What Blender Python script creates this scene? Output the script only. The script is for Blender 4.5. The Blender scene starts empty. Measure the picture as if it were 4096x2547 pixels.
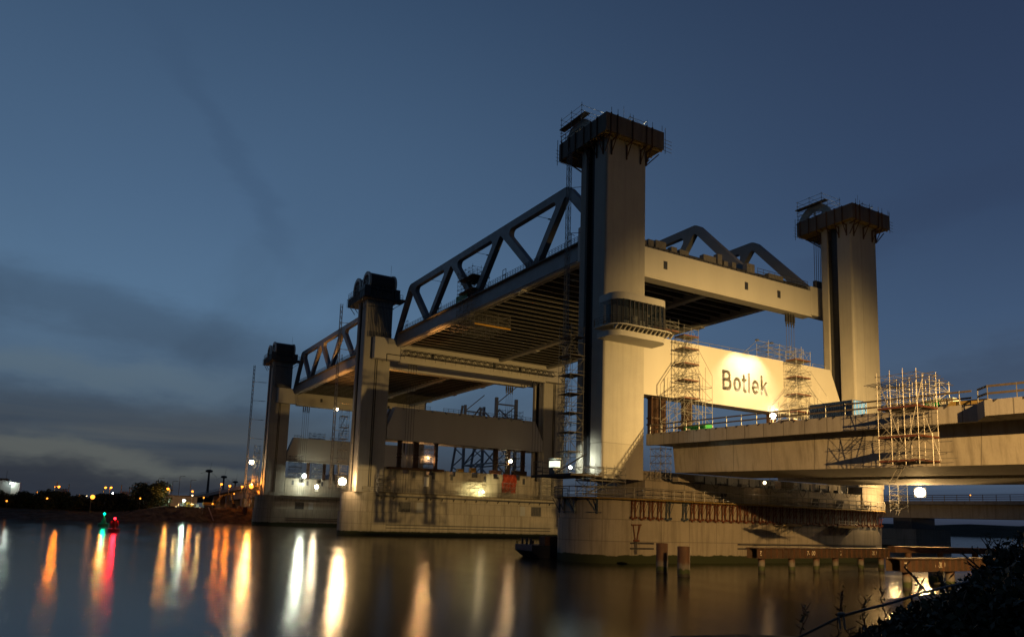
import bpy, bmesh, math, random
from mathutils import Vector, Matrix
R = math.radians
random.seed(7)
scene = bpy.context.scene
C = scene.collection

# ------------------------------------------------------------------ camera
CAM = Vector((84.9, -64.62, 5.99))
YAW, PITCH, ROLL, FPX = R(30.34), R(8.02), R(1.83), 3022.44
FW = Vector((-math.cos(YAW)*math.cos(PITCH), math.sin(YAW)*math.cos(PITCH), math.sin(PITCH)))
_rt = Vector((math.sin(YAW), math.cos(YAW), 0)); _up = _rt.cross(FW)
RT = _rt*math.cos(ROLL) + _up*math.sin(ROLL)
UP = -_rt*math.sin(ROLL) + _up*math.cos(ROLL)
cam = bpy.data.cameras.new("camera"); camo = bpy.data.objects.new("camera", cam); C.objects.link(camo)
m = Matrix((RT, UP, -FW)).transposed().to_4x4(); m.translation = CAM
camo.matrix_world = m
cam.sensor_width = 36.0; cam.lens = FPX/4096*36
cam.shift_y = (1639.8-1273.5)/4096
cam.clip_start = 0.1; cam.clip_end = 20000
scene.camera = camo

def un(u, v, X=None, Y=None, Z=None, D=None):
    """point on a world plane seen in a given direction (pixel grid 2432 wide)"""
    s = 4096/2432
    d = FW + RT*((u*s-2048)/FPX) - UP*((v*s-1639.8)/FPX)
    if X is not None: k = (X-CAM.x)/d.x
    elif Y is not None: k = (Y-CAM.y)/d.y
    elif Z is not None: k = (Z-CAM.z)/d.z
    else: k = D
    return CAM + d*k

# ------------------------------------------------------------------ render look
scene.render.engine = 'CYCLES'
scene.view_settings.view_transform = 'Standard'
scene.view_settings.look = 'None'
scene.view_settings.exposure = 0.0
scene.view_settings.gamma = 1.0
try:
    scene.cycles.sample_clamp_indirect = 6.0
    scene.cycles.sample_clamp_direct = 0
    scene.cycles.use_light_tree = True
    scene.cycles.max_bounces = 6
    scene.cycles.diffuse_bounces = 2
    scene.cycles.glossy_bounces = 3
    scene.cycles.transparent_max_bounces = 8
except Exception as e: print(e)

def lin(r, g, b):
    f = lambda c: (c/255/12.92) if c/255 <= 0.04045 else ((c/255+0.055)/1.055)**2.4
    return (f(r), f(g), f(b), 1.0)

# ------------------------------------------------------------------ node helpers
class NT:
    def __init__(s, tree): s.t = tree; s.n = tree.nodes; s.l = tree.links
    def new(s, typ, **k):
        n = s.n.new(typ)
        for a, b in k.items(): setattr(n, a, b)
        return n
    def put(s, sock, val):
        if hasattr(val, 'is_output') or isinstance(val, bpy.types.NodeSocket): s.l.new(val, sock)
        else: sock.default_value = val
    def math(s, op, a, b=0.0, c=None, clamp=False):
        n = s.new('ShaderNodeMath', operation=op); n.use_clamp = clamp
        s.put(n.inputs[0], a); s.put(n.inputs[1], b)
        if c is not None: s.put(n.inputs[2], c)
        return n.outputs[0]
    def mix(s, f, a, b, mode='MIX'):
        n = s.new('ShaderNodeMix', data_type='RGBA', blend_type=mode)
        s.put(n.inputs[0], f); s.put(n.inputs[6], a); s.put(n.inputs[7], b)
        return n.outputs[2]
    def ramp(s, fac, pts, interp='LINEAR'):
        n = s.new('ShaderNodeValToRGB'); cr = n.color_ramp; cr.interpolation = interp
        while len(cr.elements) < len(pts): cr.elements.new(0.5)
        for e, (p, c) in zip(cr.elements, pts):
            e.position = p; e.color = c if len(c) == 4 else (*c, 1)
        s.put(n.inputs[0], fac); return n.outputs[0]
    def maprange(s, v, a, b, c=0.0, d=1.0, smooth=False):
        n = s.new('ShaderNodeMapRange'); n.interpolation_type = 'SMOOTHSTEP' if smooth else 'LINEAR'
        s.put(n.inputs[0], v)
        for i, q in enumerate((a, b, c, d)): n.inputs[i+1].default_value = q
        return n.outputs[0]
    def noise(s, vec, scale, detail=3.0, rough=0.5):
        n = s.new('ShaderNodeTexNoise'); s.put(n.inputs['Vector'], vec)
        n.inputs['Scale'].default_value = scale; n.inputs['Detail'].default_value = detail
        n.inputs['Roughness'].default_value = rough
        return n.outputs[0]
    def mapping(s, vec, scale=(1,1,1), rot=(0,0,0), loc=(0,0,0)):
        n = s.new('ShaderNodeMapping'); s.put(n.inputs[0], vec)
        n.inputs['Scale'].default_value = scale; n.inputs['Rotation'].default_value = rot; n.inputs['Location'].default_value = loc
        return n.outputs[0]
    def sep(s, vec):
        n = s.new('ShaderNodeSeparateXYZ'); s.put(n.inputs[0], vec); return n.outputs
    def comb(s, x, y, z):
        n = s.new('ShaderNodeCombineXYZ')
        for i, q in enumerate((x, y, z)): s.put(n.inputs[i], q)
        return n.outputs[0]

# ------------------------------------------------------------------ world: dusk sky
world = bpy.data.worlds.new("World"); scene.world = world; world.use_nodes = True
w = NT(world.node_tree); w.n.clear()
out = w.new('ShaderNodeOutputWorld'); bg = w.new('ShaderNodeBackground')
tc = w.new('ShaderNodeTexCoord'); dirv = tc.outputs['Generated']
x, y, z = w.sep(dirv)
sky = w.new('ShaderNodeTexSky', sky_type='NISHITA'); sky.sun_disc = False
sky.sun_elevation = R(-4.0); sky.sun_rotation = R(-60); sky.altitude = 0
az = w.new('ShaderNodeVectorMath', operation='DOT_PRODUCT'); w.put(az.inputs[0], dirv); az.inputs[1].default_value = (_rt.x, _rt.y, 0)
side = az.outputs['Value']                                   # -0.6 left .. +0.6 right
zc = w.math('MAXIMUM', z, 0.0)
left = w.ramp(zc, [(0.0, lin(44,50,60)), (0.06, lin(52,62,74)), (0.13, lin(75,95,115)), (0.24, lin(84,113,142)),
                   (0.36, lin(74,101,131)), (0.62, lin(51,73,101)), (1.0, lin(38,52,78))])
right = w.ramp(zc, [(0.0, lin(46,52,68)), (0.06, lin(64,80,102)), (0.13, lin(74,92,114)), (0.24, lin(62,83,112)),
                    (0.36, lin(50,68,97)), (0.62, lin(37,50,76)), (1.0, lin(30,40,62))])
col = w.mix(w.maprange(side, -0.30, 0.60, smooth=True), left, right)
# long streaky clouds: noise stretched along a plane high above, so they fan out in perspective
inv = w.math('DIVIDE', 1.0, w.math('ADD', zc, 0.06))
cx = w.math('MULTIPLY', x, inv); cy = w.math('MULTIPLY', y, inv)
pl = w.mapping(w.comb(cx, cy, 0.0), scale=(0.16, 0.75, 1.0), rot=(0, 0, R(28)))
n1 = w.noise(pl, 1.7, 5.0, 0.55)
pl2 = w.mapping(w.comb(cx, cy, 0.3), scale=(0.10, 0.42, 1.0), rot=(0, 0, R(14)), loc=(3.1, 1.7, 0))
n2 = w.noise(pl2, 1.4, 4.0, 0.5)
low = w.maprange(zc, 0.50, 0.06, 0.0, 1.0, smooth=True)
lf = w.maprange(side, 0.5, -0.35, 0.35, 1.0, smooth=True)
dk = w.math('MULTIPLY', w.math('MULTIPLY', w.maprange(n1, 0.47, 0.66, smooth=True), low), lf)
col = w.mix(w.math('MULTIPLY', dk, 0.33), col, lin(46, 61, 78))
lt = w.math('MULTIPLY', w.math('MULTIPLY', w.maprange(n2, 0.50, 0.68, smooth=True), low), lf)
col = w.mix(w.math('MULTIPLY', lt, 0.34), col, lin(100, 126, 148))
# separate drifting cloud bands (side coordinate, height), with ragged edges
wob = w.math('MULTIPLY', w.math('SUBTRACT', w.noise(w.mapping(dirv, scale=(3, 3, 9)), 1.6, 5.0, 0.6), 0.5), 0.10)
def cloud(col, p0, p1, wd, tone, k, ends=(0.10, 0.10)):
    (s0, z0), (s1, z1) = p0, p1; dx, dz = s1-s0, z1-z0; Ln = math.hypot(dx, dz); dx /= Ln; dz /= Ln
    u_ = w.math('ADD', w.math('MULTIPLY', w.math('SUBTRACT', side, s0), dx), w.math('MULTIPLY', w.math('SUBTRACT', z, z0), dz))
    v_ = w.math('ADD', w.math('ADD', w.math('MULTIPLY', w.math('SUBTRACT', side, s0), -dz), w.math('MULTIPLY', w.math('SUBTRACT', z, z0), dx)), wob)
    f = w.maprange(w.math('ABSOLUTE', v_), wd, wd*0.1, 0, 1, smooth=True)
    f = w.math('MULTIPLY', f, w.maprange(u_, -ends[0], ends[0]*0.3, smooth=True)); f = w.math('MULTIPLY', f, w.maprange(u_, Ln+ends[1], Ln-ends[1]*0.3, smooth=True))
    front = w.maprange(fwd, 0.0, 0.2)
    return w.mix(w.math('MULTIPLY', w.math('MULTIPLY', f, k), front), col, tone)
fw_ = w.new('ShaderNodeVectorMath', operation='DOT_PRODUCT'); w.put(fw_.inputs[0], dirv); fw_.inputs[1].default_value = (-math.cos(YAW), math.sin(YAW), 0); fwd = fw_.outputs['Value']
col = cloud(col, (-0.70, 0.262), (-0.33, 0.190), 0.056, lin(50, 63, 80), 0.42)
col = cloud(col, (-0.70, 0.100), (-0.30, 0.098), 0.040, lin(44, 54, 68), 0.50, (0.1, 0.2))
col = cloud(col, (-0.72, 0.155), (-0.40, 0.148), 0.030, lin(92, 108, 118), 0.45, (0.1, 0.15))
col = cloud(col, (-0.385, 0.49), (-0.30, 0.345), 0.026, lin(56, 78, 106), 0.26, (0.09, 0.09))
col = cloud(col, (0.40, 0.145), (0.66, 0.205), 0.034, lin(50, 60, 80), 0.40)
col = cloud(col, (0.36, 0.315), (0.60, 0.405), 0.034, lin(48, 62, 88), 0.28)
col = cloud(col, (-0.75, 0.072), (-0.36, 0.034), 0.026, lin(92, 97, 94), 0.75, (0.1, 0.25))
col = cloud(col, (-0.75, 0.034), (-0.10, 0.012), 0.020, lin(42, 48, 58), 0.7, (0.1, 0.2))
# faint grey warm band low in the left
band = w.math('MULTIPLY', w.math('MULTIPLY', w.maprange(zc, 0.02, 0.07, smooth=True), w.maprange(zc, 0.14, 0.075, smooth=True)),
              w.maprange(side, -0.05, -0.5, smooth=True))
n3 = w.noise(w.mapping(dirv, scale=(2, 2, 30)), 1.5, 3.0, 0.5)
col = w.mix(w.math('MULTIPLY', w.math('MULTIPLY', band, w.maprange(n3, 0.35, 0.65)), 0.65), col, lin(86, 90, 90))
add = w.new('ShaderNodeMix', data_type='RGBA', blend_type='ADD'); add.inputs[0].default_value = 0.02
w.put(add.inputs[6], col); w.put(add.inputs[7], sky.outputs[0])
dim = w.math('MULTIPLY', w.maprange(fwd, 0.15, -0.35, 1.0, 0.35, smooth=True), w.maprange(z, 0.62, 0.95, 1.0, 0.5, smooth=True))   # the sky is darker overhead and away from the afterglow
fin = w.mix(1.0, add.outputs[2], w.comb(dim, dim, dim), 'MULTIPLY')
w.put(bg.inputs[0], fin); bg.inputs[1].default_value = 1.0
w.l.new(bg.outputs[0], out.inputs[0])

# ------------------------------------------------------------------ two unseen floodlights, assumed outside the frame from the shadow directions
def flood(name, loc, target, power, color, angle, blend=1.0, size=0.5):
    d = bpy.data.lights.new(name, 'SPOT'); d.energy = power; d.color = color
    d.spot_size = R(angle); d.spot_blend = blend; d.shadow_soft_size = size
    o = bpy.data.objects.new(name, d); C.objects.link(o); o.location = loc
    o.rotation_euler = (Vector(target)-Vector(loc)).to_track_quat('-Z', 'Y').to_euler()
    return o
WARM = (1.0, 0.63, 0.215)
flood('assumed_mast_floodlight', (80, 18.0, 31), (0, 33, 14), 660000, WARM, 64, 1.0, 0.5)
flood('assumed_bank_floodlight', (110, -40, 25), (47, 10, 7), 560000, (1.0, 0.56, 0.18), 45, 1.0, 0.25)

# ------------------------------------------------------------------ materials
MATS = {}
def mat(name):
    mt = bpy.data.materials.new(name); mt.use_nodes = True; t = NT(mt.node_tree); t.n.clear()
    o = t.new('ShaderNodeOutputMaterial'); b = t.new('ShaderNodeBsdfPrincipled'); t.l.new(b.outputs[0], o.inputs[0])
    MATS[name] = mt
    return t, b, o
def coords(t):
    g = t.new('ShaderNodeNewGeometry'); return g.outputs['Position']
def bump(t, b, h, strength, dist=0.05):
    n = t.new('ShaderNodeBump'); n.inputs['Strength'].default_value = strength; n.inputs['Distance'].default_value = dist
    t.put(n.inputs['Height'], h); t.l.new(n.outputs[0], b.inputs['Normal'])
def simple(name, c1, c2, rough=0.6, metal=0.0, scale=1.2, bmp=0.0, streak=False):
    t, b, o = mat(name); p = coords(t)
    if streak: p = t.mapping(p, scale=(1, 1, 0.15))
    n = t.noise(p, scale, 5.0, 0.6)
    t.put(b.inputs['Base Color'], t.mix(t.maprange(n, 0.3, 0.7), (*c1, 1), (*c2, 1)))
    b.inputs['Metallic'].default_value = metal
    t.put(b.inputs['Roughness'], t.maprange(t.noise(p, scale*3, 3.0), 0.3, 0.7, rough-0.08, rough+0.08))
    if bmp: bump(t, b, t.noise(p, scale*6, 4.0), bmp)
    return MATS[name]
def concrete(name, c1, c2, pw=5.5, ph=3.05, z0=0.0, algae=None, seam=0.55, stain=0.75):
    t, b, o = mat(name); p = coords(t); X, Y, Z = t.sep(p)
    blot = t.noise(p, 0.35, 5.0, 0.6)
    str_ = t.noise(t.mapping(p, scale=(1.0, 1.0, 0.07)), 1.3, 5.0, 0.65)
    fine = t.noise(p, 5.0, 4.0, 0.6)
    c = t.mix(t.maprange(blot, 0.3, 0.7), (*c1, 1), (*c2, 1))
    c = t.mix(t.math('MULTIPLY', t.maprange(str_, 0.48, 0.72), stain), c, (c2[0]*0.42, c2[1]*0.40, c2[2]*0.38, 1))
    c = t.mix(t.math('MULTIPLY', t.maprange(fine, 0.35, 0.65), 0.22), c, (c1[0]*0.6, c1[1]*0.6, c1[2]*0.6, 1))
    # formwork panel seams
    u = t.math('ADD', X, Y)
    def line(v, period, width):
        f = t.math('FRACT', t.math('DIVIDE', v, period))
        a = t.math('ABSOLUTE', t.math('SUBTRACT', f, 0.5))
        return t.maprange(a, 0.5-width/period*1.2, 0.5-width/period*0.4)
    ln = t.math('MAXIMUM', line(u, pw, 0.07), line(t.math('ADD', Z, z0), ph, 0.07))
    c = t.mix(t.math('MULTIPLY', ln, seam), c, (c2[0]*0.3, c2[1]*0.3, c2[2]*0.3, 1))
    # slightly different tone on each pour
    cell = t.new('ShaderNodeTexWhiteNoise', noise_dimensions='2D')
    t.put(cell.inputs['Vector'], t.comb(t.math('FLOOR', t.math('DIVIDE', u, pw)), t.math('FLOOR', t.math('DIVIDE', t.math('ADD', Z, z0), ph)), 0.0))
    c = t.mix(t.maprange(cell.outputs['Value'], 0, 1, 0.0, 0.22), c, (c1[0]*0.55, c1[1]*0.52, c1[2]*0.46, 1))
    if algae:
        e = t.math('ADD', Z, t.math('MULTIPLY', t.noise(t.mapping(p, scale=(1, 1, 1.0)), 0.6, 5.0, 0.65), 0.9))
        c = t.mix(t.maprange(e, algae+0.62, algae+0.5), c, (0.018, 0.026, 0.006, 1))
    t.put(b.inputs['Base Color'], c)
    b.inputs['Roughness'].default_value = 0.8
    bump(t, b, t.math('ADD', fine, t.math('MULTIPLY', ln, -2.0)), 0.25, 0.03)
    return MATS[name]

concrete('concrete', (0.32,0.295,0.25), (0.26,0.24,0.20), algae=1.05)
concrete('concrete_wall', (0.32,0.295,0.25), (0.24,0.22,0.19), pw=3.1, ph=3.0)
concrete('viaduct_web', (0.38,0.36,0.31), (0.31,0.29,0.25), pw=6.2, ph=30.0, z0=5, seam=0.6)
concrete('parapet_concrete', (0.33,0.32,0.30), (0.30,0.29,0.27), pw=2.95, ph=60.0, z0=10, seam=0.8)
concrete('tower_concrete', (0.42,0.40,0.355), (0.37,0.355,0.32), pw=60.0, ph=70.0, z0=53.2, seam=0.4, stain=0.26)
simple('white_steel', (0.47,0.45,0.40), (0.43,0.41,0.365), rough=0.5, scale=0.25, streak=True)
simple('truss_steel', (0.185,0.19,0.20), (0.15,0.155,0.165), rough=0.45, scale=0.3)
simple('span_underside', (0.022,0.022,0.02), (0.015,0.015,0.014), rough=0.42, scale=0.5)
simple('rib_steel', (0.14,0.13,0.115), (0.10,0.095,0.085), rough=0.28, scale=0.6)
simple('flange_paint', (0.40,0.37,0.32), (0.30,0.28,0.24), rough=0.35, scale=0.6)
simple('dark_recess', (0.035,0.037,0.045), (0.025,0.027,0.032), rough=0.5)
simple('dark_steel', (0.05,0.05,0.055), (0.03,0.03,0.032), rough=0.5, scale=2)
simple('rope', (0.06,0.055,0.05), (0.035,0.03,0.03), rough=0.45, scale=3)
simple('galvanised', (0.28,0.275,0.26), (0.19,0.19,0.18), rough=0.45, metal=0.35, scale=3)
simple('orange_steel', (0.15,0.046,0.018), (0.08,0.027,0.013), rough=0.55, scale=2)
simple('blue_steel', (0.04,0.06,0.10), (0.03,0.045,0.07), rough=0.5, scale=2)
simple('rust', (0.10,0.05,0.028), (0.05,0.026,0.016), rough=0.85, scale=1.4, bmp=0.3, streak=True)
simple('rust_light', (0.060,0.034,0.020), (0.032,0.020,0.013), rough=0.85, scale=1.2, bmp=0.3)
simple('wood', (0.11,0.09,0.065), (0.07,0.056,0.042), rough=0.75, scale=2.5)
simple('yellow_wood', (0.30,0.21,0.06), (0.20,0.14,0.045), rough=0.7, scale=2.5)
simple('formwork', (0.15,0.12,0.098), (0.085,0.07,0.058), rough=0.75, scale=1.3, streak=True)
simple('red_board', (0.13,0.042,0.022), (0.08,0.03,0.016), rough=0.6, scale=2)
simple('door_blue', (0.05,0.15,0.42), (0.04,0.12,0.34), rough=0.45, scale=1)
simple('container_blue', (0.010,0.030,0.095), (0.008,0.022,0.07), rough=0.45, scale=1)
simple('green_paint', (0.02,0.30,0.06), (0.02,0.22,0.05), rough=0.45, scale=1)
simple('tank_white', (0.55,0.56,0.50), (0.45,0.46,0.40), rough=0.4, scale=1)
simple('red_cloth', (0.30,0.04,0.015), (0.22,0.03,0.012), rough=0.9, scale=1, bmp=0.3)
simple('machine_yellow', (0.62,0.33,0.03), (0.5,0.26,0.02), rough=0.5, scale=1)
simple('white_paint', (0.75,0.75,0.72), (0.66,0.66,0.62), rough=0.5, scale=1)
simple('buoy_red', (0.45,0.02,0.015), (0.35,0.02,0.015), rough=0.5)
simple('buoy_green', (0.01,0.16,0.07), (0.01,0.12,0.05), rough=0.5)
simple('facade_grey', (0.30,0.31,0.32), (0.24,0.25,0.26), rough=0.6, scale=0.3)
simple('facade_red', (0.34,0.17,0.12), (0.28,0.14,0.10), rough=0.7, scale=0.3)
simple('hull', (0.03,0.035,0.05), (0.02,0.022,0.03), rough=0.5, scale=0.6)
simple('rock', (0.075,0.068,0.058), (0.022,0.020,0.018), rough=0.95, scale=0.5, bmp=0.6)
simple('soil', (0.040,0.042,0.025), (0.020,0.022,0.013), rough=1.0, scale=0.25, bmp=0.5)
simple('leaf_willow', (0.075,0.10,0.035), (0.045,0.065,0.022), rough=0.7, scale=0.6)
simple('leaf_dark', (0.035,0.05,0.018), (0.02,0.03,0.012), rough=0.8, scale=0.6)
simple('leaf_bramble', (0.030,0.040,0.016), (0.018,0.025,0.010), rough=0.55, scale=2)
simple('bark', (0.09,0.07,0.05), (0.05,0.04,0.03), rough=0.9, scale=3)
simple('chalk', (0.62,0.56,0.45), (0.5,0.45,0.36), rough=0.95, scale=6)
# glass
t, b, o = mat('glass')
b.inputs['Base Color'].default_value = (0.02, 0.03, 0.04, 1); b.inputs['Roughness'].default_value = 0.05
b.inputs['Alpha'].default_value = 0.45; b.inputs['Specular IOR Level'].default_value = 0.8
# tower crane / pile with tide mark
t, b, o = mat('pile_steel'); p = coords(t); X, Y, Z = t.sep(p)
n = t.noise(t.mapping(p, scale=(1, 1, 0.4)), 1.5, 5.0, 0.65)
c = t.mix(t.maprange(n, 0.3, 0.7), (0.12, 0.06, 0.034, 1), (0.055, 0.03, 0.022, 1))
e = t.math('ADD', Z, t.math('MULTIPLY', n, 1.0))
c = t.mix(t.maprange(e, 2.1, 1.7), c, (0.12, 0.11, 0.10, 1))
c = t.mix(t.maprange(e, 1.35, 1.2), c, (0.03, 0.045, 0.012, 1))
c = t.mix(t.maprange(e, 0.85, 0.7), c, (0.02, 0.018, 0.015, 1))
t.put(b.inputs['Base Color'], c); b.inputs['Roughness'].default_value = 0.75; bump(t, b, n, 0.3)
# water
t, b, o = mat('water'); p = coords(t)
b.inputs['Base Color'].default_value = (0.030, 0.026, 0.016, 1); b.inputs['IOR'].default_value = 1.33
rz = -YAW
wn = t.noise(t.mapping(p, scale=(0.05, 0.35, 1), rot=(0, 0, R(58))), 0.55, 3.0, 0.5)
t.put(b.inputs['Roughness'], t.maprange(wn, 0.35, 0.65, 0.085, 0.14))
wb = t.noise(t.mapping(p, rot=(0, 0, R(58)), scale=(0.55, 1.6, 1)), 1.3, 5.0, 0.65)
wb2 = t.noise(t.mapping(p, rot=(0, 0, R(50)), scale=(0.18, 0.8, 1)), 0.22, 3.0, 0.5)
wb3 = t.noise(t.mapping(p, rot=(0, 0, R(60)), scale=(0.6, 2.2, 1)), 3.6, 3.0, 0.6)
bump(t, b, t.math('ADD', t.math('ADD', wb, t.math('MULTIPLY', wb3, 0.45)), t.math('MULTIPLY', wb2, 0.8)), 0.33, 0.05)

def emis(name, color, strength):
    t, b, o = mat(name); b.inputs['Base Color'].default_value = (*color, 1)
    b.inputs['Emission Color'].default_value = (*color, 1); b.inputs['Emission Strength'].default_value = strength
    return MATS[name]
emis('glow_warm', (1.0, 0.78, 0.45), 40); emis('glow_sodium', (1.0, 0.30, 0.03), 3.4)
emis('glow_white', (0.85, 1.0, 0.85), 30); emis('glow_green', (0.0, 0.75, 0.35), 14); emis('glow_red', (1.0, 0.01, 0.02), 16)
emis('lit_window', (0.9, 1.0, 0.75), 1.3); emis('glow_small', (1.0, 0.72, 0.40), 8)

# ------------------------------------------------------------------ mesh helpers
ORG = {}
class MB:
    def __init__(s): s.v = []; s.f = []
    def hexa(s, p):                                   # 8 corners: bottom 4 ccw, top 4 ccw
        k = len(s.v); s.v += [tuple(q) for q in p]
        for q in ((0,3,2,1),(4,5,6,7),(0,1,5,4),(1,2,6,5),(2,3,7,6),(3,0,4,7)): s.f.append(tuple(k+i for i in q))
        return s
    def box(s, x0, x1, y0, y1, z0, z1):
        return s.hexa([(x0,y0,z0),(x1,y0,z0),(x1,y1,z0),(x0,y1,z0),(x0,y0,z1),(x1,y0,z1),(x1,y1,z1),(x0,y1,z1)])
    def obox(s, c, ax, ay, az):                       # centre and three half-axis vectors
        c, ax, ay, az = Vector(c), Vector(ax), Vector(ay), Vector(az)
        return s.hexa([c-ax-ay-az, c+ax-ay-az, c+ax+ay-az, c-ax+ay-az, c-ax-ay+az, c+ax-ay+az, c+ax+ay+az, c-ax+ay+az])
    def beam(s, p, q, w, h=None):
        p, q = Vector(p), Vector(q); d = (q-p); L = d.length/2
        if L < 1e-6: return s
        d.normalize(); up = Vector((0,0,1)) if abs(d.z) < 0.95 else Vector((1,0,0))
        a = d.cross(up).normalized(); b_ = a.cross(d)
        return s.obox((p+q)/2, d*L, a*w/2, b_*(h or w)/2)
    def tube(s, p, q, r, n=5, r2=None, caps=False):
        p, q = Vector(p), Vector(q); d = (q-p)
        if d.length < 1e-6: return s
        d.normalize(); up = Vector((0,0,1)) if abs(d.z) < 0.95 else Vector((1,0,0))
        a = d.cross(up).normalized(); b_ = a.cross(d); k = len(s.v); r2 = r if r2 is None else r2
        for (c, rr) in ((p, r), (q, r2)):
            for i in range(n):
                t_ = 2*math.pi*i/n; s.v.append(tuple(c+a*rr*math.cos(t_)+b_*rr*math.sin(t_)))
        for i in range(n): j = (i+1) % n; s.f.append((k+i, k+j, k+n+j, k+n+i))
        if caps: s.f.append(tuple(k+i for i in reversed(range(n)))); s.f.append(tuple(k+n+i for i in range(n)))
        return s
    def path(s, pts, r, n=5):
        for a, b_ in zip(pts, pts[1:]): s.tube(a, b_, r, n)
        return s
    def prism(s, poly, lo, hi, axis='z'):             # poly ccw in the plane, extruded
        k = len(s.v); n = len(poly)
        for h in (lo, hi):
            for a, b_ in poly:
                s.v.append((a, b_, h) if axis == 'z' else ((h, a, b_) if axis == 'x' else (a, h, b_)))
        s.f.append(tuple(k+i for i in reversed(range(n)))); s.f.append(tuple(k+n+i for i in range(n)))
        for i in range(n): j = (i+1) % n; s.f.append((k+i, k+j, k+n+j, k+n+i))
        return s
    def sphere(s, c, r, n=10, m_=6, sz=1.0):
        k = len(s.v); c = Vector(c)
        for i in range(m_+1):
            ph = math.pi*i/m_
            for j in range(n):
                th = 2*math.pi*j/n
                s.v.append((c.x+r*math.sin(ph)*math.cos(th), c.y+r*math.sin(ph)*math.sin(th), c.z+r*sz*math.cos(ph)))
        for i in range(m_):
            for j in range(n):
                a = k+i*n+j; b_ = k+i*n+(j+1) % n; s.f.append((a, a+n, b_+n, b_))
        return s
    def build(s, name, material, parent=None, smooth=False, bevel=0, origin=None):
        me = bpy.data.meshes.new(name)
        org = ORG[parent.name] if parent is not None else Vector(origin or (0, 0, 0))
        if org.length: vv = [(a-org.x, b_-org.y, c-org.z) for a, b_, c in s.v]
        else: vv = s.v
        me.from_pydata(vv, [], s.f)
        if isinstance(material, str): material = MATS[material]
        me.materials.append(material)
        o = bpy.data.objects.new(name, me); C.objects.link(o)
        bm = bmesh.new(); bm.from_mesh(me); bmesh.ops.recalc_face_normals(bm, faces=bm.faces)
        if smooth:
            for f in bm.faces: f.smooth = True
            for e_ in bm.edges:
                if len(e_.link_faces) == 2 and e_.calc_face_angle(0) > R(35): e_.smooth = False
        bm.to_mesh(me); bm.free()
        if bevel:
            md = o.modifiers.new('bevel', 'BEVEL'); md.width = bevel; md.segments = 2; md.limit_method = 'ANGLE'
        if parent is not None: o.parent = parent; ORG[o.name] = org
        else: o.location = org; ORG[o.name] = org
        return o
def tag(o, label, cat, group=None, kind=None):
    if label: o['label'] = label
    if cat: o['category'] = cat
    if group: o['group'] = group
    if kind: o['kind'] = kind
    return o
def thing(name, label, cat, loc, group=None):
    o = bpy.data.objects.new(name, None); C.objects.link(o); o.location = loc; o.empty_display_size = 0.5
    ORG[o.name] = Vector(loc); return tag(o, label, cat, group)
def struct(o): o['kind'] = 'structure'; return o
def dup(root, loc, label=None, rotz=0.0):
    def rec(o, par):
        c = o.copy(); C.objects.link(c)
        if par is not None: c.parent = par
        for ch in [q for q in bpy.data.objects if q.parent == o]: rec(ch, c)
        return c
    r = rec(root, None); r.location = loc
    if rotz: r.rotation_euler.z = rotz
    if label: r['label'] = label
    return r
def point(parent, loc, power, color, r=0.3, name='lamp_light'):
    d = bpy.data.lights.new(name, 'POINT'); d.energy = power; d.color = color; d.shadow_soft_size = r
    o = bpy.data.objects.new(name, d); C.objects.link(o); o.parent = parent; o.location = Vector(loc)-ORG[parent.name]
    return o
def arc(cx_, cy_, r, a0, a1, n):
    return [(cx_+r*math.cos(R(a0+(a1-a0)*i/n)), cy_+r*math.sin(R(a0+(a1-a0)*i/n))) for i in range(n+1)]
def round_poly(pts, rs, n=6):
    out_ = []; N = len(pts)
    if not isinstance(rs, (list, tuple)): rs = [rs]*N
    for i in range(N):
        p0, p1, p2 = Vector(pts[i-1]), Vector(pts[i]), Vector(pts[(i+1) % N]); r = rs[i]
        if r <= 0: out_.append(tuple(p1)); continue
        a = (p0-p1).normalized(); b_ = (p2-p1).normalized(); ang = a.angle(b_)
        d = min(r/math.tan(ang/2), (p0-p1).length*0.48, (p2-p1).length*0.48); rr = d*math.tan(ang/2)
        c = p1+(a+b_).normalized()*(rr/math.sin(ang/2)); s0 = p1+a*d-c; s1 = p1+b_*d-c
        t0 = math.atan2(s0.y, s0.x); t1 = math.atan2(s1.y, s1.x); dt = (t1-t0+math.pi) % (2*math.pi)-math.pi
        for k in range(n+1): q = t0+dt*k/n; out_.append((c.x+rr*math.cos(q), c.y+rr*math.sin(q)))
    return out_
def inset_poly(pts, ds):
    """offset each edge inwards (ccw polygon); ds per edge i -> i+1"""
    N = len(pts); L = []
    for i in range(N):
        a, b_ = Vector(pts[i]), Vector(pts[(i+1) % N]); d = (b_-a).normalized(); nrm = Vector((-d.y, d.x))
        L.append((a+nrm*ds[i], d))
    res = []
    for i in range(N):
        (p, d), (q, e_) = L[i-1], L[i]; det = d.x*e_.y-d.y*e_.x; k = ((q.x-p.x)*e_.y-(q.y-p.y)*e_.x)/det
        res.append(tuple(p+d*k))
    return res
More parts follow.
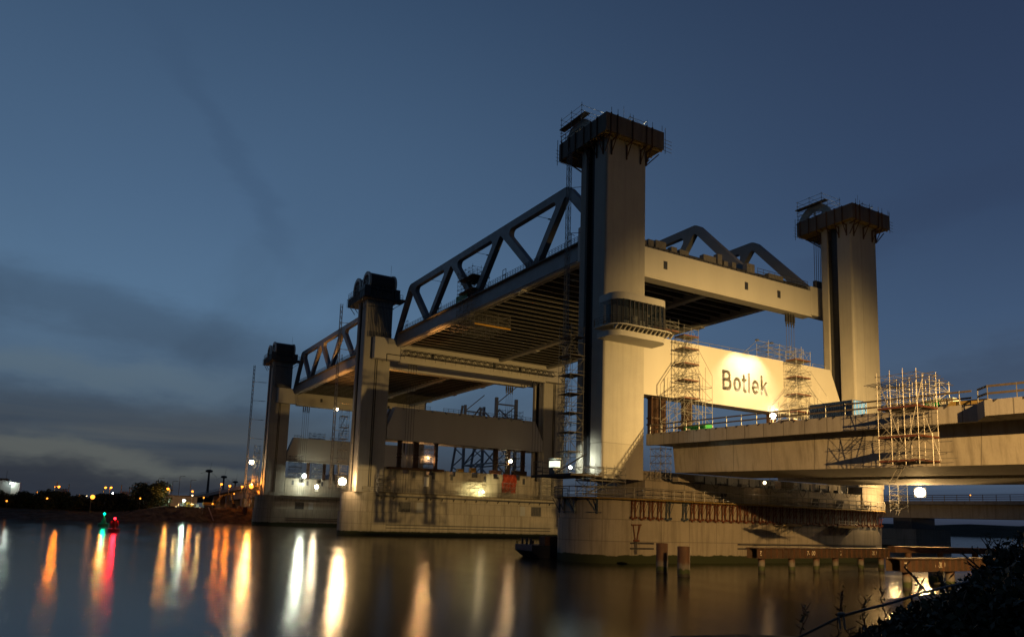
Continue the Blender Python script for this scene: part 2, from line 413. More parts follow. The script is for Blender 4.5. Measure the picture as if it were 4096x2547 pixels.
def plate(name, outline, holes, half, material, parent, yc, bevel=0.05):
    """flat plate in the XZ plane with holes, thickness 2*half, centred on y=yc"""
    cu = bpy.data.curves.new(name, 'CURVE'); cu.dimensions = '2D'; cu.fill_mode = 'BOTH'; cu.extrude = half
    for poly in [outline]+holes:
        sp = cu.splines.new('POLY'); sp.points.add(len(poly)-1); sp.use_cyclic_u = True
        for pt, (a, b_) in zip(sp.points, poly): pt.co = (a, b_, 0, 1)
    tmp = bpy.data.objects.new(name, cu); C.objects.link(tmp)
    dg = bpy.context.evaluated_depsgraph_get(); me = bpy.data.meshes.new_from_object(tmp.evaluated_get(dg))
    bpy.data.objects.remove(tmp); org = ORG[parent.name]
    for v_ in me.vertices: a, b_, c = v_.co; v_.co = (a-org.x, yc-c-org.y, b_-org.z)
    me.materials.clear(); me.materials.append(MATS[material])
    o = bpy.data.objects.new(name, me); C.objects.link(o); o.parent = parent; ORG[o.name] = org
    bm = bmesh.new(); bm.from_mesh(me); bmesh.ops.recalc_face_normals(bm, faces=bm.faces); bm.to_mesh(me); bm.free()
    return o
def text_mesh(txt, size, extrude=0.01, offset=0.0, shear=0.0, spacing=1.0):
    cu = bpy.data.curves.new('t', 'FONT'); cu.body = txt; cu.size = size; cu.extrude = extrude; cu.offset = offset
    cu.shear = shear; cu.space_character = spacing; cu.align_x = 'CENTER'; cu.align_y = 'CENTER'; cu.resolution_u = 4
    tmp = bpy.data.objects.new('t', cu); C.objects.link(tmp)
    dg = bpy.context.evaluated_depsgraph_get(); me = bpy.data.meshes.new_from_object(tmp.evaluated_get(dg))
    bpy.data.objects.remove(tmp); return me
def sign_text(name, txt, size, pos, right, material, parent, extrude=0.012, shear=0.0, offset=0.0):
    me = text_mesh(txt, size, extrude, offset, shear); r_ = Vector(right).normalized(); u_ = Vector((0,0,1)); n_ = r_.cross(u_)
    M = Matrix((r_, u_, n_)).transposed().to_4x4(); M.translation = Vector(pos)-ORG[parent.name]
    me.transform(M); me.materials.clear(); me.materials.append(MATS[material])
    o = bpy.data.objects.new(name, me); C.objects.link(o); o.parent = parent; ORG[o.name] = ORG[parent.name]; return o

# ------------------------------------------------------------------ water, banks
g = MB(); N = 40
g.box(-9000, 600, -5000, 9000, -8, 0)
wat = g.build('water', 'water'); struct(wat)
def terrain(name, pts_bot, pts_top, material, depth=(-1.5,), back=None, rough=0.5, sub=10):
    g = MB(); n = len(pts_bot); rows = []
    for j in range(sub+1):
        t_ = j/sub; rows.append([Vector(a).lerp(Vector(b_), t_)+Vector((random.uniform(-1,1), random.uniform(-1,1), random.uniform(-.5,.5)))*rough*(1 if 0 < j else 0) for a, b_ in zip(pts_bot, pts_top)])
    if back: rows.append([Vector(q) for q in back])
    for r_ in rows: g.v += [tuple(q) for q in r_]
    for j in range(len(rows)-1):
        for i in range(n-1): a = j*n+i; g.f.append((a, a+1, a+n+1, a+n))
    return g.build(name, material)
def resample(pts, step):
    res = []
    for a, b_ in zip(pts, pts[1:]):
        a, b_ = Vector(a), Vector(b_); k = max(1, int((b_-a).length/step))
        res += [a.lerp(b_, i/k) for i in range(k)]
    return res+[Vector(pts[-1])]
shore = resample([(-160,-330,-.4),(-214,-130,-.4),(-220,-82,-.4),(-228,-44,-.4),(-244,-14,-.4),(-252,8,-.4),(-254,60,-.4),(-258,140,-.4),(-270,420,-.4)], 2.2)
def topz(p): return 2.6 if p.y < -46 else (2.6+(p.y+46)/20*3.1 if p.y < -26 else 5.8)
top = [Vector((p.x-8-random.random()*0.6, p.y-2, topz(p)+random.uniform(-.15,.15))) for p in shore]
bank = terrain('river_bank', shore, top, 'rock', rough=0.42, sub=7)
struct(bank)
back = [Vector((p.x-1500, p.y-40, 5.0)) for p in top]; mid = [Vector((p.x-40, p.y-2, max(p.z, 5.2))) for p in top]
struct(terrain('ground', top, mid, 'soil', rough=0.15, sub=4, back=back))
fb = resample([(-1900,420,-.4),(-900,760,-.4),(100,1000,-.4),(1400,1300,-.4)], 18)
fbt = [p+Vector((-20+random.uniform(-4,4), 45, 13+random.uniform(-1.2,1.6)+1.5*math.sin(i*0.31))) for i, p in enumerate(fb)]
struct(terrain('far_bank', fb, fbt, 'soil', rough=0.6, sub=5, back=[p+Vector((0,500,0)) for p in fbt]))
# near bank under the camera
nb = resample([(60,-140,-.4),(66,-86,-.4),(67,-62,-.4),(68.5,-48,-.4),(74,-30,-.4),(84,-14,-.4),(120,10,-.4)], 1.2)
nbt = [p+Vector((7.5, -5.5 if p.y > -60 else 0, 4.55+random.uniform(-.1,.1))) for p in nb]
struct(terrain('near_bank', nb, nbt, 'soil', rough=0.10, sub=9, back=[p+Vector((60,-20,0)) for p in nbt]))

# ------------------------------------------------------------------ piers
L = 104.0
def stadium(xc, r, y0, y1, n=48): return arc(xc, y0, r, 180, 360, n)+arc(xc, y1, r, 0, 180, n)
PXC = -5.7
pier_lab = ['pale concrete bridge pier nearest the camera, under the tower with the glass cabin',
            'middle concrete bridge pier with rusty columns and a red sheet on top',
            'farthest concrete bridge pier, beside the orange lit left shore']
piers = []
for k in range(3):
    X0 = -L*k; t_ = thing('bridge_pier', pier_lab[k], 'bridge pier', (X0+PXC, 32.3, 0), 'concrete bridge piers in the river')
    piers.append(t_)
    MB().prism(stadium(X0+PXC, 6.2, 4.07, 60.5), -4, 6.1).build('pier_base', 'concrete', t_)
    zt = 9.1 if k == 0 else 11.2
    MB().prism(stadium(X0+PXC, 5.9, 4.12, 60.45), 6.104, zt).build('upper_tier', 'concrete', t_)
    g = MB()
    if k == 0:
        MB().box(X0-11.2, X0+0.25, 7.6, 57, zt+.004, 11.8).build('top_wall', 'concrete_wall', t_)
        MB().box(X0-11.0, X0+0.35, 57.5, 63.6, zt+.004, 13.1).build('end_block', 'concrete_wall', t_)
        MB().box(X0-10.8, X0-2.2, 8.2, 56.5, 11.804, 13.4).build('bearing_shelf', 'concrete_wall', t_)
    else:
        g = MB().box(X0-10.5, X0-1.2, 8.0, 56.6, zt+.004, 16.6)
        for q in range(7): g.box(X0-10.5, X0-1.2, 8.0+q*7, 8.0+q*7+5.2, 16.6, 18.0)
        g.build('top_wall', 'concrete_wall', t_)
        for q in (10.5, 16.2, 22.0, 27.5, 38.0, 46.0, 51.0):
            MB().box(X0-1.25, X0-1.15, q, q+0.8, 15.5, 17.2).build('wall_slot', 'dark_recess', t_)
        MB().box(X0-1.2, X0-1.12, 19.6, 21.0, 13.4, 16.0).build('hatch_door', 'white_paint', t_)
    for (ya, yb, zs) in ([(8.6, 60, 2.75), (8.6, 60, 2.0)] if k else [(4.7, 9.0, 2.75), (4.7, 9.0, 2.0), (26, 66, 2.75), (26, 66, 2.1)]):
        MB().box(X0+.46, X0+.62, ya, min(yb, 60.4), zs, zs+.22).build('fender_strip', 'dark_steel', t_)
    if k:
        for (ya, yb) in ((12.0, 15.4), (53.4, 56.8)):
            f_ = MB().box(X0+.15, X0+.204, ya, yb, 6.35, 9.0).build('opening', 'dark_recess', t_)
            g = MB()
            for q in range(6): g.tube((X0+.24, ya+.3+q*.56, 6.35), (X0+.24, ya+.3+q*.56, 9.0), .05)
            g.build('opening_bars', 'rope', t_)
        MB().box(X0+.15, X0+.22, 17.2, 19.0, 6.35, 9.0).build('opening_cover', 'facade_grey', t_)
        MB().box(X0+.15, X0+.22, 49.6, 51.3, 6.35, 9.0).build('opening_cover', 'facade_grey', t_)
        # cable tray / ledge along the flank
        g = MB().box(X0+.2, X0+1.0, 5.5, 61, 10.2, 10.55)
        for q in range(16): g.beam((X0+.25, 7+q*3.5, 9.6), (X0+.9, 7+q*3.5, 10.2), .14)
        g.build('ledge', 'dark_steel', t_)

def railing(g, pts, h=1.25, post=2.0, r=0.045, rails=(1.0, 0.55), sq=False):
    for a, b_ in zip(pts, pts[1:]):
        a, b_ = Vector(a), Vector(b_); n = max(1, round((b_-a).length/post))
        for i in range(n+1):
            q = a.lerp(b_, i/n); g.tube(q, q+Vector((0,0,h)), r, 4)
        for f_ in rails:
            o_ = Vector((0,0,h*f_))
            (g.beam(a+o_, b_+o_, r*1.2, r*3) if sq else g.tube(a+o_, b_+o_, r, 4))
# walkway with railing around pier 0
walk = thing('walkway', 'scaffold board walkway with tube railing around the nearest pier', 'walkway', (0, 10, 9.0))
pth = [(X_, Y_) for X_, Y_ in arc(PXC, 4.12, 6.9, 190, 352, 14)]+[(1.55, 8), (1.55, 20), (1.55, 34), (1.55, 48), (1.55, 62)]
g = MB()
inner = [(PXC+(a-PXC)*0.85, 4.12+(b_-4.12)*0.85) if i < 15 else (0.25, b_) for i, (a, b_) in enumerate(pth)]
for (a, b_), (c, d), (e_, f_), (h_, i_) in zip(pth, pth[1:], inner[1:], inner):
    g.hexa([(a,b_,9.0),(c,d,9.0),(e_,f_,9.0),(h_,i_,9.0),(a,b_,9.14),(c,d,9.14),(e_,f_,9.14),(h_,i_,9.14)])
g.build('deck_boards', 'wood', walk)
g = MB(); g.path([(a, b_, 9.0) for a, b_ in pth[5:]], .10, 4); g.build('edge_joist', 'yellow_wood', walk)
g = MB(); railing(g, [(a, b_, 9.1) for a, b_ in pth], 1.5, 1.9, .06, (1.0, .55, .18)); g.build('railing', 'galvanised', walk)
for k in (1, 2):
    X0 = -L*k
    wk = thing('walkway', ('railed walkway along the middle pier above the dark ledge', 'railed walkway along the farthest pier')[k-1], 'walkway', (X0, 10, 11.2))
    p_ = [(a+X0, b_, 11.25) for a, b_ in arc(PXC, 4.12, 6.2, 190, 355, 10)]+[(X0+1.0, 8, 11.25), (X0+1.0, 60, 11.25)]
    g = MB(); railing(g, p_, 1.3, 2.1, .05, (1.0, .6, .2)); g.build('railing', 'galvanised', wk)
    MB().box(X0+.25, X0+1.1, 6, 61, 11.21, 11.33).build('deck_boards', 'wood', wk)
# climbing-form brackets hung on the flank
def bracket(mt):
    g = MB()
    for dy in (0, .62):
        g.box(.55, .68, dy-.04, dy+.04, 6.35, 8.95); g.beam((.62, dy, 8.7), (1.5, dy, 8.7), .12); g.beam((.66, dy, 7.1), (1.42, dy, 8.65), .05)
        g.beam((.64, dy, 7.0), (.64, dy+(.62 if dy == 0 else -.62)*.9, 8.7), .04)
    g.box(.5, .82, -.25, .85, 6.28, 6.42); g.box(.55, .75, -.3, -.2, 6.28, 6.6); g.box(.55, .8, .78, .9, 6.28, 6.6); g.box(.5, .7, .1, .3, 6.05, 6.3)
    return g
proto = {}
ys = [4.9+1.62*i for i in range(36)]
for i, yv in enumerate(ys):
    if 12.6 < yv < 14.4: continue
    blue = i in (4, 6); key = 'b' if blue else 'o'
    if key not in proto:
        t_ = thing('form_bracket', '', 'bracket', (0, 0, 6.3)); bracket(mt=None).build('bracket_frame', 'blue_steel' if blue else 'orange_steel', t_)
        proto[key] = t_; o_ = t_; o_.location = (0, yv, 6.3)
    else: o_ = dup(proto[key], (0, yv, 6.3))
    o_['category'] = 'bracket'
    if blue: o_['label'] = 'one of the blue steel brackets among the orange ones under the pier walkway'; o_['group'] = 'blue brackets under the walkway'
    else: o_['label'] = 'one of the orange steel twin-leg brackets hung along the nearest pier flank'; o_['group'] = 'orange brackets under the walkway'
for (ya, yb_, zz, lb) in ((33.9, 39.6, 5.9, 'left of two small hanging work platforms with yellow edge low on the nearest pier flank'), (47.4, 53.9, 5.9, 'right of two small hanging work platforms low on the nearest pier flank')):
    t_ = thing('work_platform', lb, 'platform', (1.2, ya, zz)); MB().box(.6, 1.9, ya, yb_, zz, zz+.1).build('platform_deck', 'wood', t_); MB().box(1.905, 1.98, ya+1, yb_-.5, zz, zz+.35).build('edge_board', 'yellow_wood', t_)
    g = MB(); railing(g, [(1.94, ya+1, zz+.1), (1.94, yb_-.5, zz+.1)], 1.0, 1.4, .04, (1, .5)); g.build('platform_rail', 'galvanised', t_)
    g = MB()
    for q in range(4): g.beam((.6, ya+.6+q*1.45, zz-1.2), (1.85, ya+.9+q*1.45, zz), .09); g.beam((.6, ya+.6+q*1.45, zz-1.2), (.6, ya+.6+q*1.45, zz), .09)
    g.build('platform_struts', 'galvanised', t_)
hb = thing('hanging_bracket', 'orange steel bracket dangling below the left end of the bracket row', 'bracket', (.8, 5.6, 5))
g = MB(); g.box(.6, .75, 4.8, 6.6, 5.35, 5.5); g.beam((.7, 5.1, 5.4), (.7, 5.5, 3.2), .1); g.beam((.7, 6.2, 5.4), (.7, 5.8, 3.2), .1); g.beam((.7, 6.5, 5.6), (.7, 6.0, 4.0), .05); g.box(.6, .8, 5.2, 6.2, 3.1, 3.35); g.build('bracket_frame', 'orange_steel', hb)
g = MB()
for q in range(4): g.tube((.7, 5.4+q*.14, 3.1), (.7, 5.35+q*.16, 1.3), .035, 4)
g.build('loose_straps', 'rope', hb)
ang = [236, 262, 285, 318]
for i, a in enumerate(ang):
    r0 = Vector((math.cos(R(a)), math.sin(R(a)), 0)); base = Vector((PXC, 4.12, 0))+r0*5.9
    t_ = thing('nose_bracket', 'one of the dark blue triangular brackets on the rounded pier nose', 'bracket', tuple(base+Vector((0,0,7))), 'dark brackets on the pier nose')
    g = MB(); g.beam(base+r0*.12+Vector((0,0,6.8)), base+r0*.12+Vector((0,0,9.0)), .24); g.beam(base+r0*.1+Vector((0,0,7.0)), base+r0*1.2+Vector((0,0,8.95)), .12)
    sd = Vector((-r0.y, r0.x, 0)); g.beam(base+r0*.2+Vector((0,0,7.0)), base+r0*.2+sd*-1.3+Vector((0,0,8.9)), .10)
    g.tube(base+r0*.3-sd*1.5+Vector((0,0,7.0)), base+r0*.3+sd*.7+Vector((0,0,7.0)), .04); g.build('bracket_frame', 'blue_steel', t_)

for i, (ya, wd_, h_, lb) in enumerate(((22.5, 1.2, 1.5, 'dark crate leaning on the pier walkway under the viaduct, left'), (44.0, 1.6, 1.4, 'leaning dark panel on the walkway right of the ladder scaffold'), (50.2, 1.8, 1.3, 'second leaning dark panel farther right on the walkway'), (57.6, 1.4, .9, 'low dark box on the walkway near the bright end block'))):
    t_ = thing('site_box', lb, 'site box', (1, ya, 9.15)); MB().obox((.95, ya, 9.16+h_/2), (.06, 0, 0), (0, wd_/2, 0), (.2, 0, h_/2)).build('panel', 'dark_steel', t_); MB().beam((1.05, ya-wd_/2, 9.2), (1.05, ya+wd_/2, 9.1+h_), .06).build('panel_brace', 'galvanised', t_)
hs = thing('hydraulic_hoses', 'tangled dark hoses hanging under the viaduct on the pier top', 'hoses', (.6, 30, 12))
for q in range(14):
    y0_ = 17+q*2.9+random.uniform(-.8, .8); dr_ = random.uniform(.5, 1.6); MB().path([(.5, y0_+k_*.35, 12.3-dr_*math.sin(math.pi*k_/6)) for k_ in range(7)], .045, 4).build('hose', 'rope', hs)
jp = thing('jacking_props', 'row of dark props and jacks between pier top and viaduct', 'props', (-.4, 30, 11.8))
for q in range(16): MB().tube((-.4, 17.5+q*2.45, 11.8), (-.4, 17.5+q*2.45, 13.0), .12, 6).build('prop', 'dark_steel', jp)
for q in range(9): a_ = 19+q*4.1+random.uniform(-1, 1); MB().box(-1.4, -.5, a_, a_+random.uniform(.5, 1.3), 11.81, 12.1+random.random()*.3).build('jack', 'dark_steel', jp)

# ------------------------------------------------------------------ towers
TW = ['near tower of the closest pier, tall and lit, carrying the rounded glass cabin', 'far tower of the closest pier, at the right against the sky',
      'near tower of the middle pier, with rope wheels on top', 'far tower of the middle pier, seen right of the middle counterweight',
      'near tower of the farthest pier, leftmost tower', 'far tower of the farthest pier, mostly hidden behind the middle pier']
def tower(k, far, label):
    X0 = -L*k; Y0 = 57.0 if far else 0.0; zb = (11.8 if not far else 13.1) if k == 0 else 11.2; mounted = k > 0
    t_ = thing('bridge_tower', label, 'bridge tower', (X0-3.3, Y0+3.7, zb), 'concrete lift towers')
    T = lambda a: [(X0+p, Y0+q) for p, q in a]
    ztop = 62.8
    MB().prism(T(round_poly([(-2.98,0),(0,0),(0,7.5),(-2.98,7.5)], [.12,.42,.12,.1], 8)), zb, ztop).build('front_cell', 'tower_concrete', t_)
    MB().prism(T(round_poly([(-6.7,0),(-5.11,0),(-5.11,7.5),(-6.7,7.5)], [.4,.1,.1,.1])), zb, ztop).build('rear_cell', 'tower_concrete', t_)
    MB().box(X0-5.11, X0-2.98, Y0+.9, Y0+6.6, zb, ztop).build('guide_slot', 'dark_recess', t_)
    for xx in (-5.0, -3.1):
        MB().box(X0+xx-.06, X0+xx+.06, Y0+.35, Y0+.9, zb, ztop-.5).build('guide_rail', 'dark_steel', t_)
    if mounted:
        for yy in (3.25, 3.75):
            MB().box(X0+.02, X0+.22, Y0+yy, Y0+yy+.2, 12.5, 46.2).build('guide_rail', 'dark_steel', t_)
    if k == 0:
        g = MB(); z0, z1 = 62.7, 65.5; xa, xb, ya, yb = X0-10.9, X0+1.43, Y0-1.3, Y0+9.9
        for a in ((xa, xb, ya, ya+.2), (xa, xb, yb-.2, yb)): g.box(*a, z0, z1)
        for a in ((xb-.2, xb, ya+.2, yb-.2), (xa, xa+.2, ya+.2, yb-.2)): g.box(*a, z0, z1)
        g.build('formwork_wall', 'formwork', t_)
        MB().box(xa+.2, xb-.2, ya+.2, yb-.2, z0+.5, z0+2.2).build('cap_slab', 'tower_concrete', t_)
        g = MB()
        for i in range(26): g.box(xa+.1, xb-.1, ya+.2+i*.42, ya+.32+i*.42, z0-.0, z0+.2)
        for i in range(6): g.box(xa+.3+i*2.3, xa+.5+i*2.3, ya+.1, yb-.1, z0-.25, z0-.005)
        g.build('soffit_joists', 'yellow_wood', t_)
        g = MB()
        for yy in (.8, 2.0, 4.9, 7.6, 8.7):
            g.box(xb+.002, xb+.16, Y0-1.3+yy, Y0-1.12+yy, z0-.4, z1+.1)
            g.beam((xb+.08, Y0-1.2+yy, z0-.35), (X0+.1, Y0-1.2+yy, z0-.65), .16); g.beam((xb-.1, Y0-1.2+yy, z0-.4), (X0+.1, Y0-1.2+yy, z0-2.6), .12)
            if -0.2 < yy-1.3 < 7.5: g.beam((X0+.1, Y0-1.2+yy, z0-.5), (X0+.1, Y0-1.2+yy, z0-2.8), .2)
            g.build('support_bracket', 'rust', t_); g = MB()
        for xx in (-10.2, -8.2, -6.4, -4.2, -2.4, -.8):
            g.box(X0+xx, X0+xx+.16, ya-.16, ya-.002, z0-.3, z1+.1)
            if xx > -6.6:
                g.beam((X0+xx, ya, z0-.35), (X0+xx, Y0-.1, z0-.6), .14); g.beam((X0+xx, ya+.1, z0-.4), (X0+xx, Y0-.1, z0-2.4), .11); g.beam((X0+xx, Y0-.12, z0-.4), (X0+xx, Y0-.12, z0-2.6), .18)
            g.build('support_bracket', 'rust', t_); g = MB()
        for yy in (1.0, 3.5, 6.5): g.beam((X0-10.4, Y0+yy, z0-.3), (X0-6.8, Y0+yy, z0-3.2), .2); g.beam((X0-10.6, Y0+yy, z0-.3), (X0-6.8, Y0+yy, z0-.3), .2); g.build('support_bracket', 'rust', t_); g = MB()
        for xx in (-5.5, -2.0, .2): MB().beam((X0+xx, yb, z0-.3), (X0+xx, Y0+7.6, z0-2.6), .14).build('support_bracket', 'rust', t_)
        g = MB()
        for yy in (.8, 2.0, 4.9, 7.6, 8.7, 10.6): g.tube((xb+.1, Y0-1.2+yy, z1), (xb+.1, Y0-1.2+yy, z1+.9), .05, 4)
        for z_ in (z0+.3, z0+.9, z0+1.5, z0+2.1):
            g.tube((xa-.6, ya-.2, z_), (xa-.5, ya+2.4, z_-.2), .04, 4); g.tube((xb-.6, yb+.1, z_), (xb-.7, yb+2.2, z_), .04, 4)
        g.tube((xa-.3, ya-.1, z0-.6), (xa-.3, ya-.1, z1+.9), .06, 4); g.tube((xb-.3, yb+.5, z0-.4), (xb-.3, yb+.5, z1+1), .06, 4)
        railing(g, [(xa+.3, ya+.2, z1), (xa+5, ya+.2, z1)], 1.3, 1.2, .05, (1, .5)); g.build('tube_rails', 'galvanised', t_)
        # rope wheel housing with its own scaffold
        g = MB(); hx, hz = X0-8.0, z1-.6
        ring = arc(hx, hz, 3.9, 0, 180, 18); rin = arc(hx, hz, 2.5, 0, 180, 18)
        for yy in (Y0+.3, Y0+6.4):
            for (a, b_), (c, d), (e_, f_), (h_, i_) in zip(ring, ring[1:], rin[1:], rin):
                g.hexa([(a,yy,b_),(c,yy,d),(e_,yy,f_),(h_,yy,i_),(a,yy+.5,b_),(c,yy+.5,d),(e_,yy+.5,f_),(h_,yy+.5,i_)])
            for q in (45, 90, 135): g.beam((hx, yy+.2, hz), (hx+2.6*math.cos(R(q)), yy+.2, hz+2.6*math.sin(R(q))), .2)
            g.build('wheel_housing', 'white_steel', t_, smooth=True); g = MB()
        g = MB(); scaf_tubes(g, X0-11.0, X0-5.4, Y0-.9, Y0+4.6, z1-1.5, z1+4.6, 3, 2, 1.6, .045, False); g.build('top_scaffold', 'galvanised', t_)
        g = MB(); g.box(X0-11.6, X0-4.7, Y0-.9, Y0+.2, z1+2.9, z1+3.02); g.box(X0-11.4, X0-8.8, Y0-.9, Y0+.2, z1-.1, z1+.02); g.build('platform', 'wood', t_)
        g = MB(); scaf_tubes(g, X0-4.5, X0-.8, Y0+5.0, Y0+8.0, z1-1.2, z1+2.3, 3, 2, .8); g.build('inner_scaffold', 'galvanised', t_); point(t_, (X0-2.6, Y0+6.3, z1+.6), 420 if not far else 160, (1.0, .92, .7), .15)  # added point light without a fitting, brightens the inner scaffold
        g = MB(); g.tube((X0-1, Y0+3.9, z1-1), (X0-1, Y0+3.9, z1+3.6), .035, 4); g.build('antenna', 'white_paint', t_)
    else:
        z0, z1 = 62.4, 64.6
        MB().box(X0-12.4, X0+1.2, Y0-1.2, Y0+8.6, z0, z1).build('cap_slab', 'formwork', t_)
        g = MB().box(X0-2.2, X0+1.7, Y0-1.3, Y0+.5, z0+.3, z0+3.3).box(X0-2.2, X0+1.7, Y0+7.2, Y0+8.7, z0+.3, z0+3.3)
        g.box(X0+1.3, X0+1.6, Y0+.5, Y0+7.2, z0+.3, z0+.7).box(X0+1.3, X0+1.6, Y0+.5, Y0+7.2, z0+2.8, z0+3.1)
        for q in range(5): g.box(X0+1.3, X0+1.55, Y0+.9+q*1.4, Y0+1.05+q*1.4, z0+.7, z0+2.8)
        g.build('wheel_bearing', 'dark_steel', t_)
        for xc in (-1.2, -8.6):
            zc_ = 67.0; rr = 3.1
            for yy in (Y0-.1, Y0+7.1):
                wh = MB()
                po = arc(X0+xc, zc_, rr, 0, 360, 30)[:-1]; pi_ = arc(X0+xc, zc_, rr*.72, 0, 360, 30)[:-1]; n_ = 30
                for i in range(n_):
                    j = (i+1) % n_; (a, b_), (c, d), (e_, f_), (h_, i_) = po[i], po[j], pi_[j], pi_[i]
                    wh.hexa([(a,yy,b_),(c,yy,d),(e_,yy,f_),(h_,yy,i_),(a,yy+.5,b_),(c,yy+.5,d),(e_,yy+.5,f_),(h_,yy+.5,i_)])
                for q in range(4): wh.beam((X0+xc-rr*.75*math.cos(R(q*45)), yy+.2, zc_-rr*.75*math.sin(R(q*45))), (X0+xc+rr*.75*math.cos(R(q*45)), yy+.2, zc_+rr*.75*math.sin(R(q*45))), .12)
                wheel = wh.build('rope_wheel', 'white_steel', t_, smooth=True)
            dr = MB(); n_ = 16
            for i in range(n_):
                ya = Y0+.5+i*6.5/n_; dr.prism(arc(X0+xc, zc_, rr*.93, 0, 360, 24)[:-1], ya+.05, ya+6.5/n_-.08, 'y')
            dr.prism(arc(X0+xc, zc_, rr*.86, 0, 360, 24)[:-1], Y0+.5, Y0+7.0, 'y')
            dr.build('rope_drum', 'rope', wheel, smooth=True)
        g = MB()
        for i in range(15):
            yy = Y0+.9+i*.42; g.tube((X0+1.62, yy, 66.4), (X0+1.62, yy, 53.2), .075, 5)
        g.build('hoist_ropes', 'rope', t_)
        g = MB()
        for i in range(15):
            yy = Y0+.9+i*.42; g.tube((X0+1.62, yy, 53.4), (X0+1.62, yy, 52.0+.0), .13, 5); 
        g.beam((X0+1.6, Y0+.6, 60.2), (X0+1.6, Y0+7.2, 60.2), .16)
        g.build('rope_sockets', 'dark_steel', t_)
        g = MB(); railing(g, [(X0-12.4, Y0-1.1, z1), (X0-2.4, Y0-1.1, z1)], 1.7, 1.3, .05, (1, .66, .33))
        railing(g, [(X0-12.4, Y0-1.4, z0), (X0+1.2, Y0-1.4, z0)], 2.4, 1.5, .06, (.9,)); g.build('cap_rail', 'dark_steel', t_); g = MB()
        railing(g, [(X0-2, Y0+8.7, z0+1.2), (X0-2, Y0+11, z0+1.2)], 2.0, .9, .06, (1, .6, .3)); g.box(X0-4, X0+1, Y0+8.6, Y0+11, z0+.9, z0+1.15)
        for xx in (-11, -8.6, -2, 0): MB().beam((X0+xx, Y0-1.1, z0), (X0+xx+(2 if xx < -7 else 0), Y0-.1, z0-2.6), .14).build('cap_bracket', 'dark_steel', t_)
        for q in (2, 5): MB().beam((X0-11.5, Y0+q, z0), (X0-6.8, Y0+q, z0-3.2), .22).build('cap_bracket', 'dark_steel', t_)
        MB().beam((X0-1, Y0+11, z0+.9), (X0-1, Y0+7.6, z0-1.6), .14).build('cap_bracket', 'dark_steel', t_)
        g.build('cap_rail', 'dark_steel', t_)
        g = MB(); g.tube((X0-1, Y0+6.8, 68), (X0-1, Y0+6.8, 73), .035, 4); g.build('antenna', 'white_paint', t_)
    return t_
def scaf_tubes(g, x0, x1, y0, y1, z0, z1, nx, ny, lift=2.0, r=0.045, diag=True):
    xs = [x0+(x1-x0)*i/(nx-1) for i in range(nx)]; ys_ = [y0+(y1-y0)*i/(ny-1) for i in range(ny)]
    for a in xs:
        for b_ in ys_: g.tube((a, b_, z0), (a, b_, z1+random.uniform(0, .35)), r, 4)
    nl = max(1, round((z1-z0)/lift))
    for i in range(nl+1):
        z_ = z0+.3+(z1-z0-.5)*i/nl
        for dz in ((0, .55) if lift > 1.5 else (0,)):
            if z_+dz > z1: continue
            for b_ in ys_: g.tube((x0-.2, b_, z_+dz), (x1+.2, b_, z_+dz), r*.85, 4)
            for a in xs: g.tube((a, y0-.2, z_+dz), (a, y1+.2, z_+dz), r*.85, 4)
        if diag and i < nl:
            z2 = z0+.3+(z1-z0-.5)*(i+1)/nl; s_ = i % 2
            for b_ in (ys_[0], ys_[-1]):
                for j in range(len(xs)-1): q = (j+s_) % 2; g.tube((xs[j+q], b_, z_), (xs[j+1-q], b_, z2), r*.8, 4)
            for a in (xs[0], xs[-1]):
                for j in range(len(ys_)-1): q = (j+s_) % 2; g.tube((a, ys_[j+q], z_), (a, ys_[j+1-q], z2), r*.8, 4)
towers = {}
i_ = 0
for k in range(3):
    for far in (0, 1):
        towers[(k, far)] = tower(k, far, TW[i_]); i_ += 1

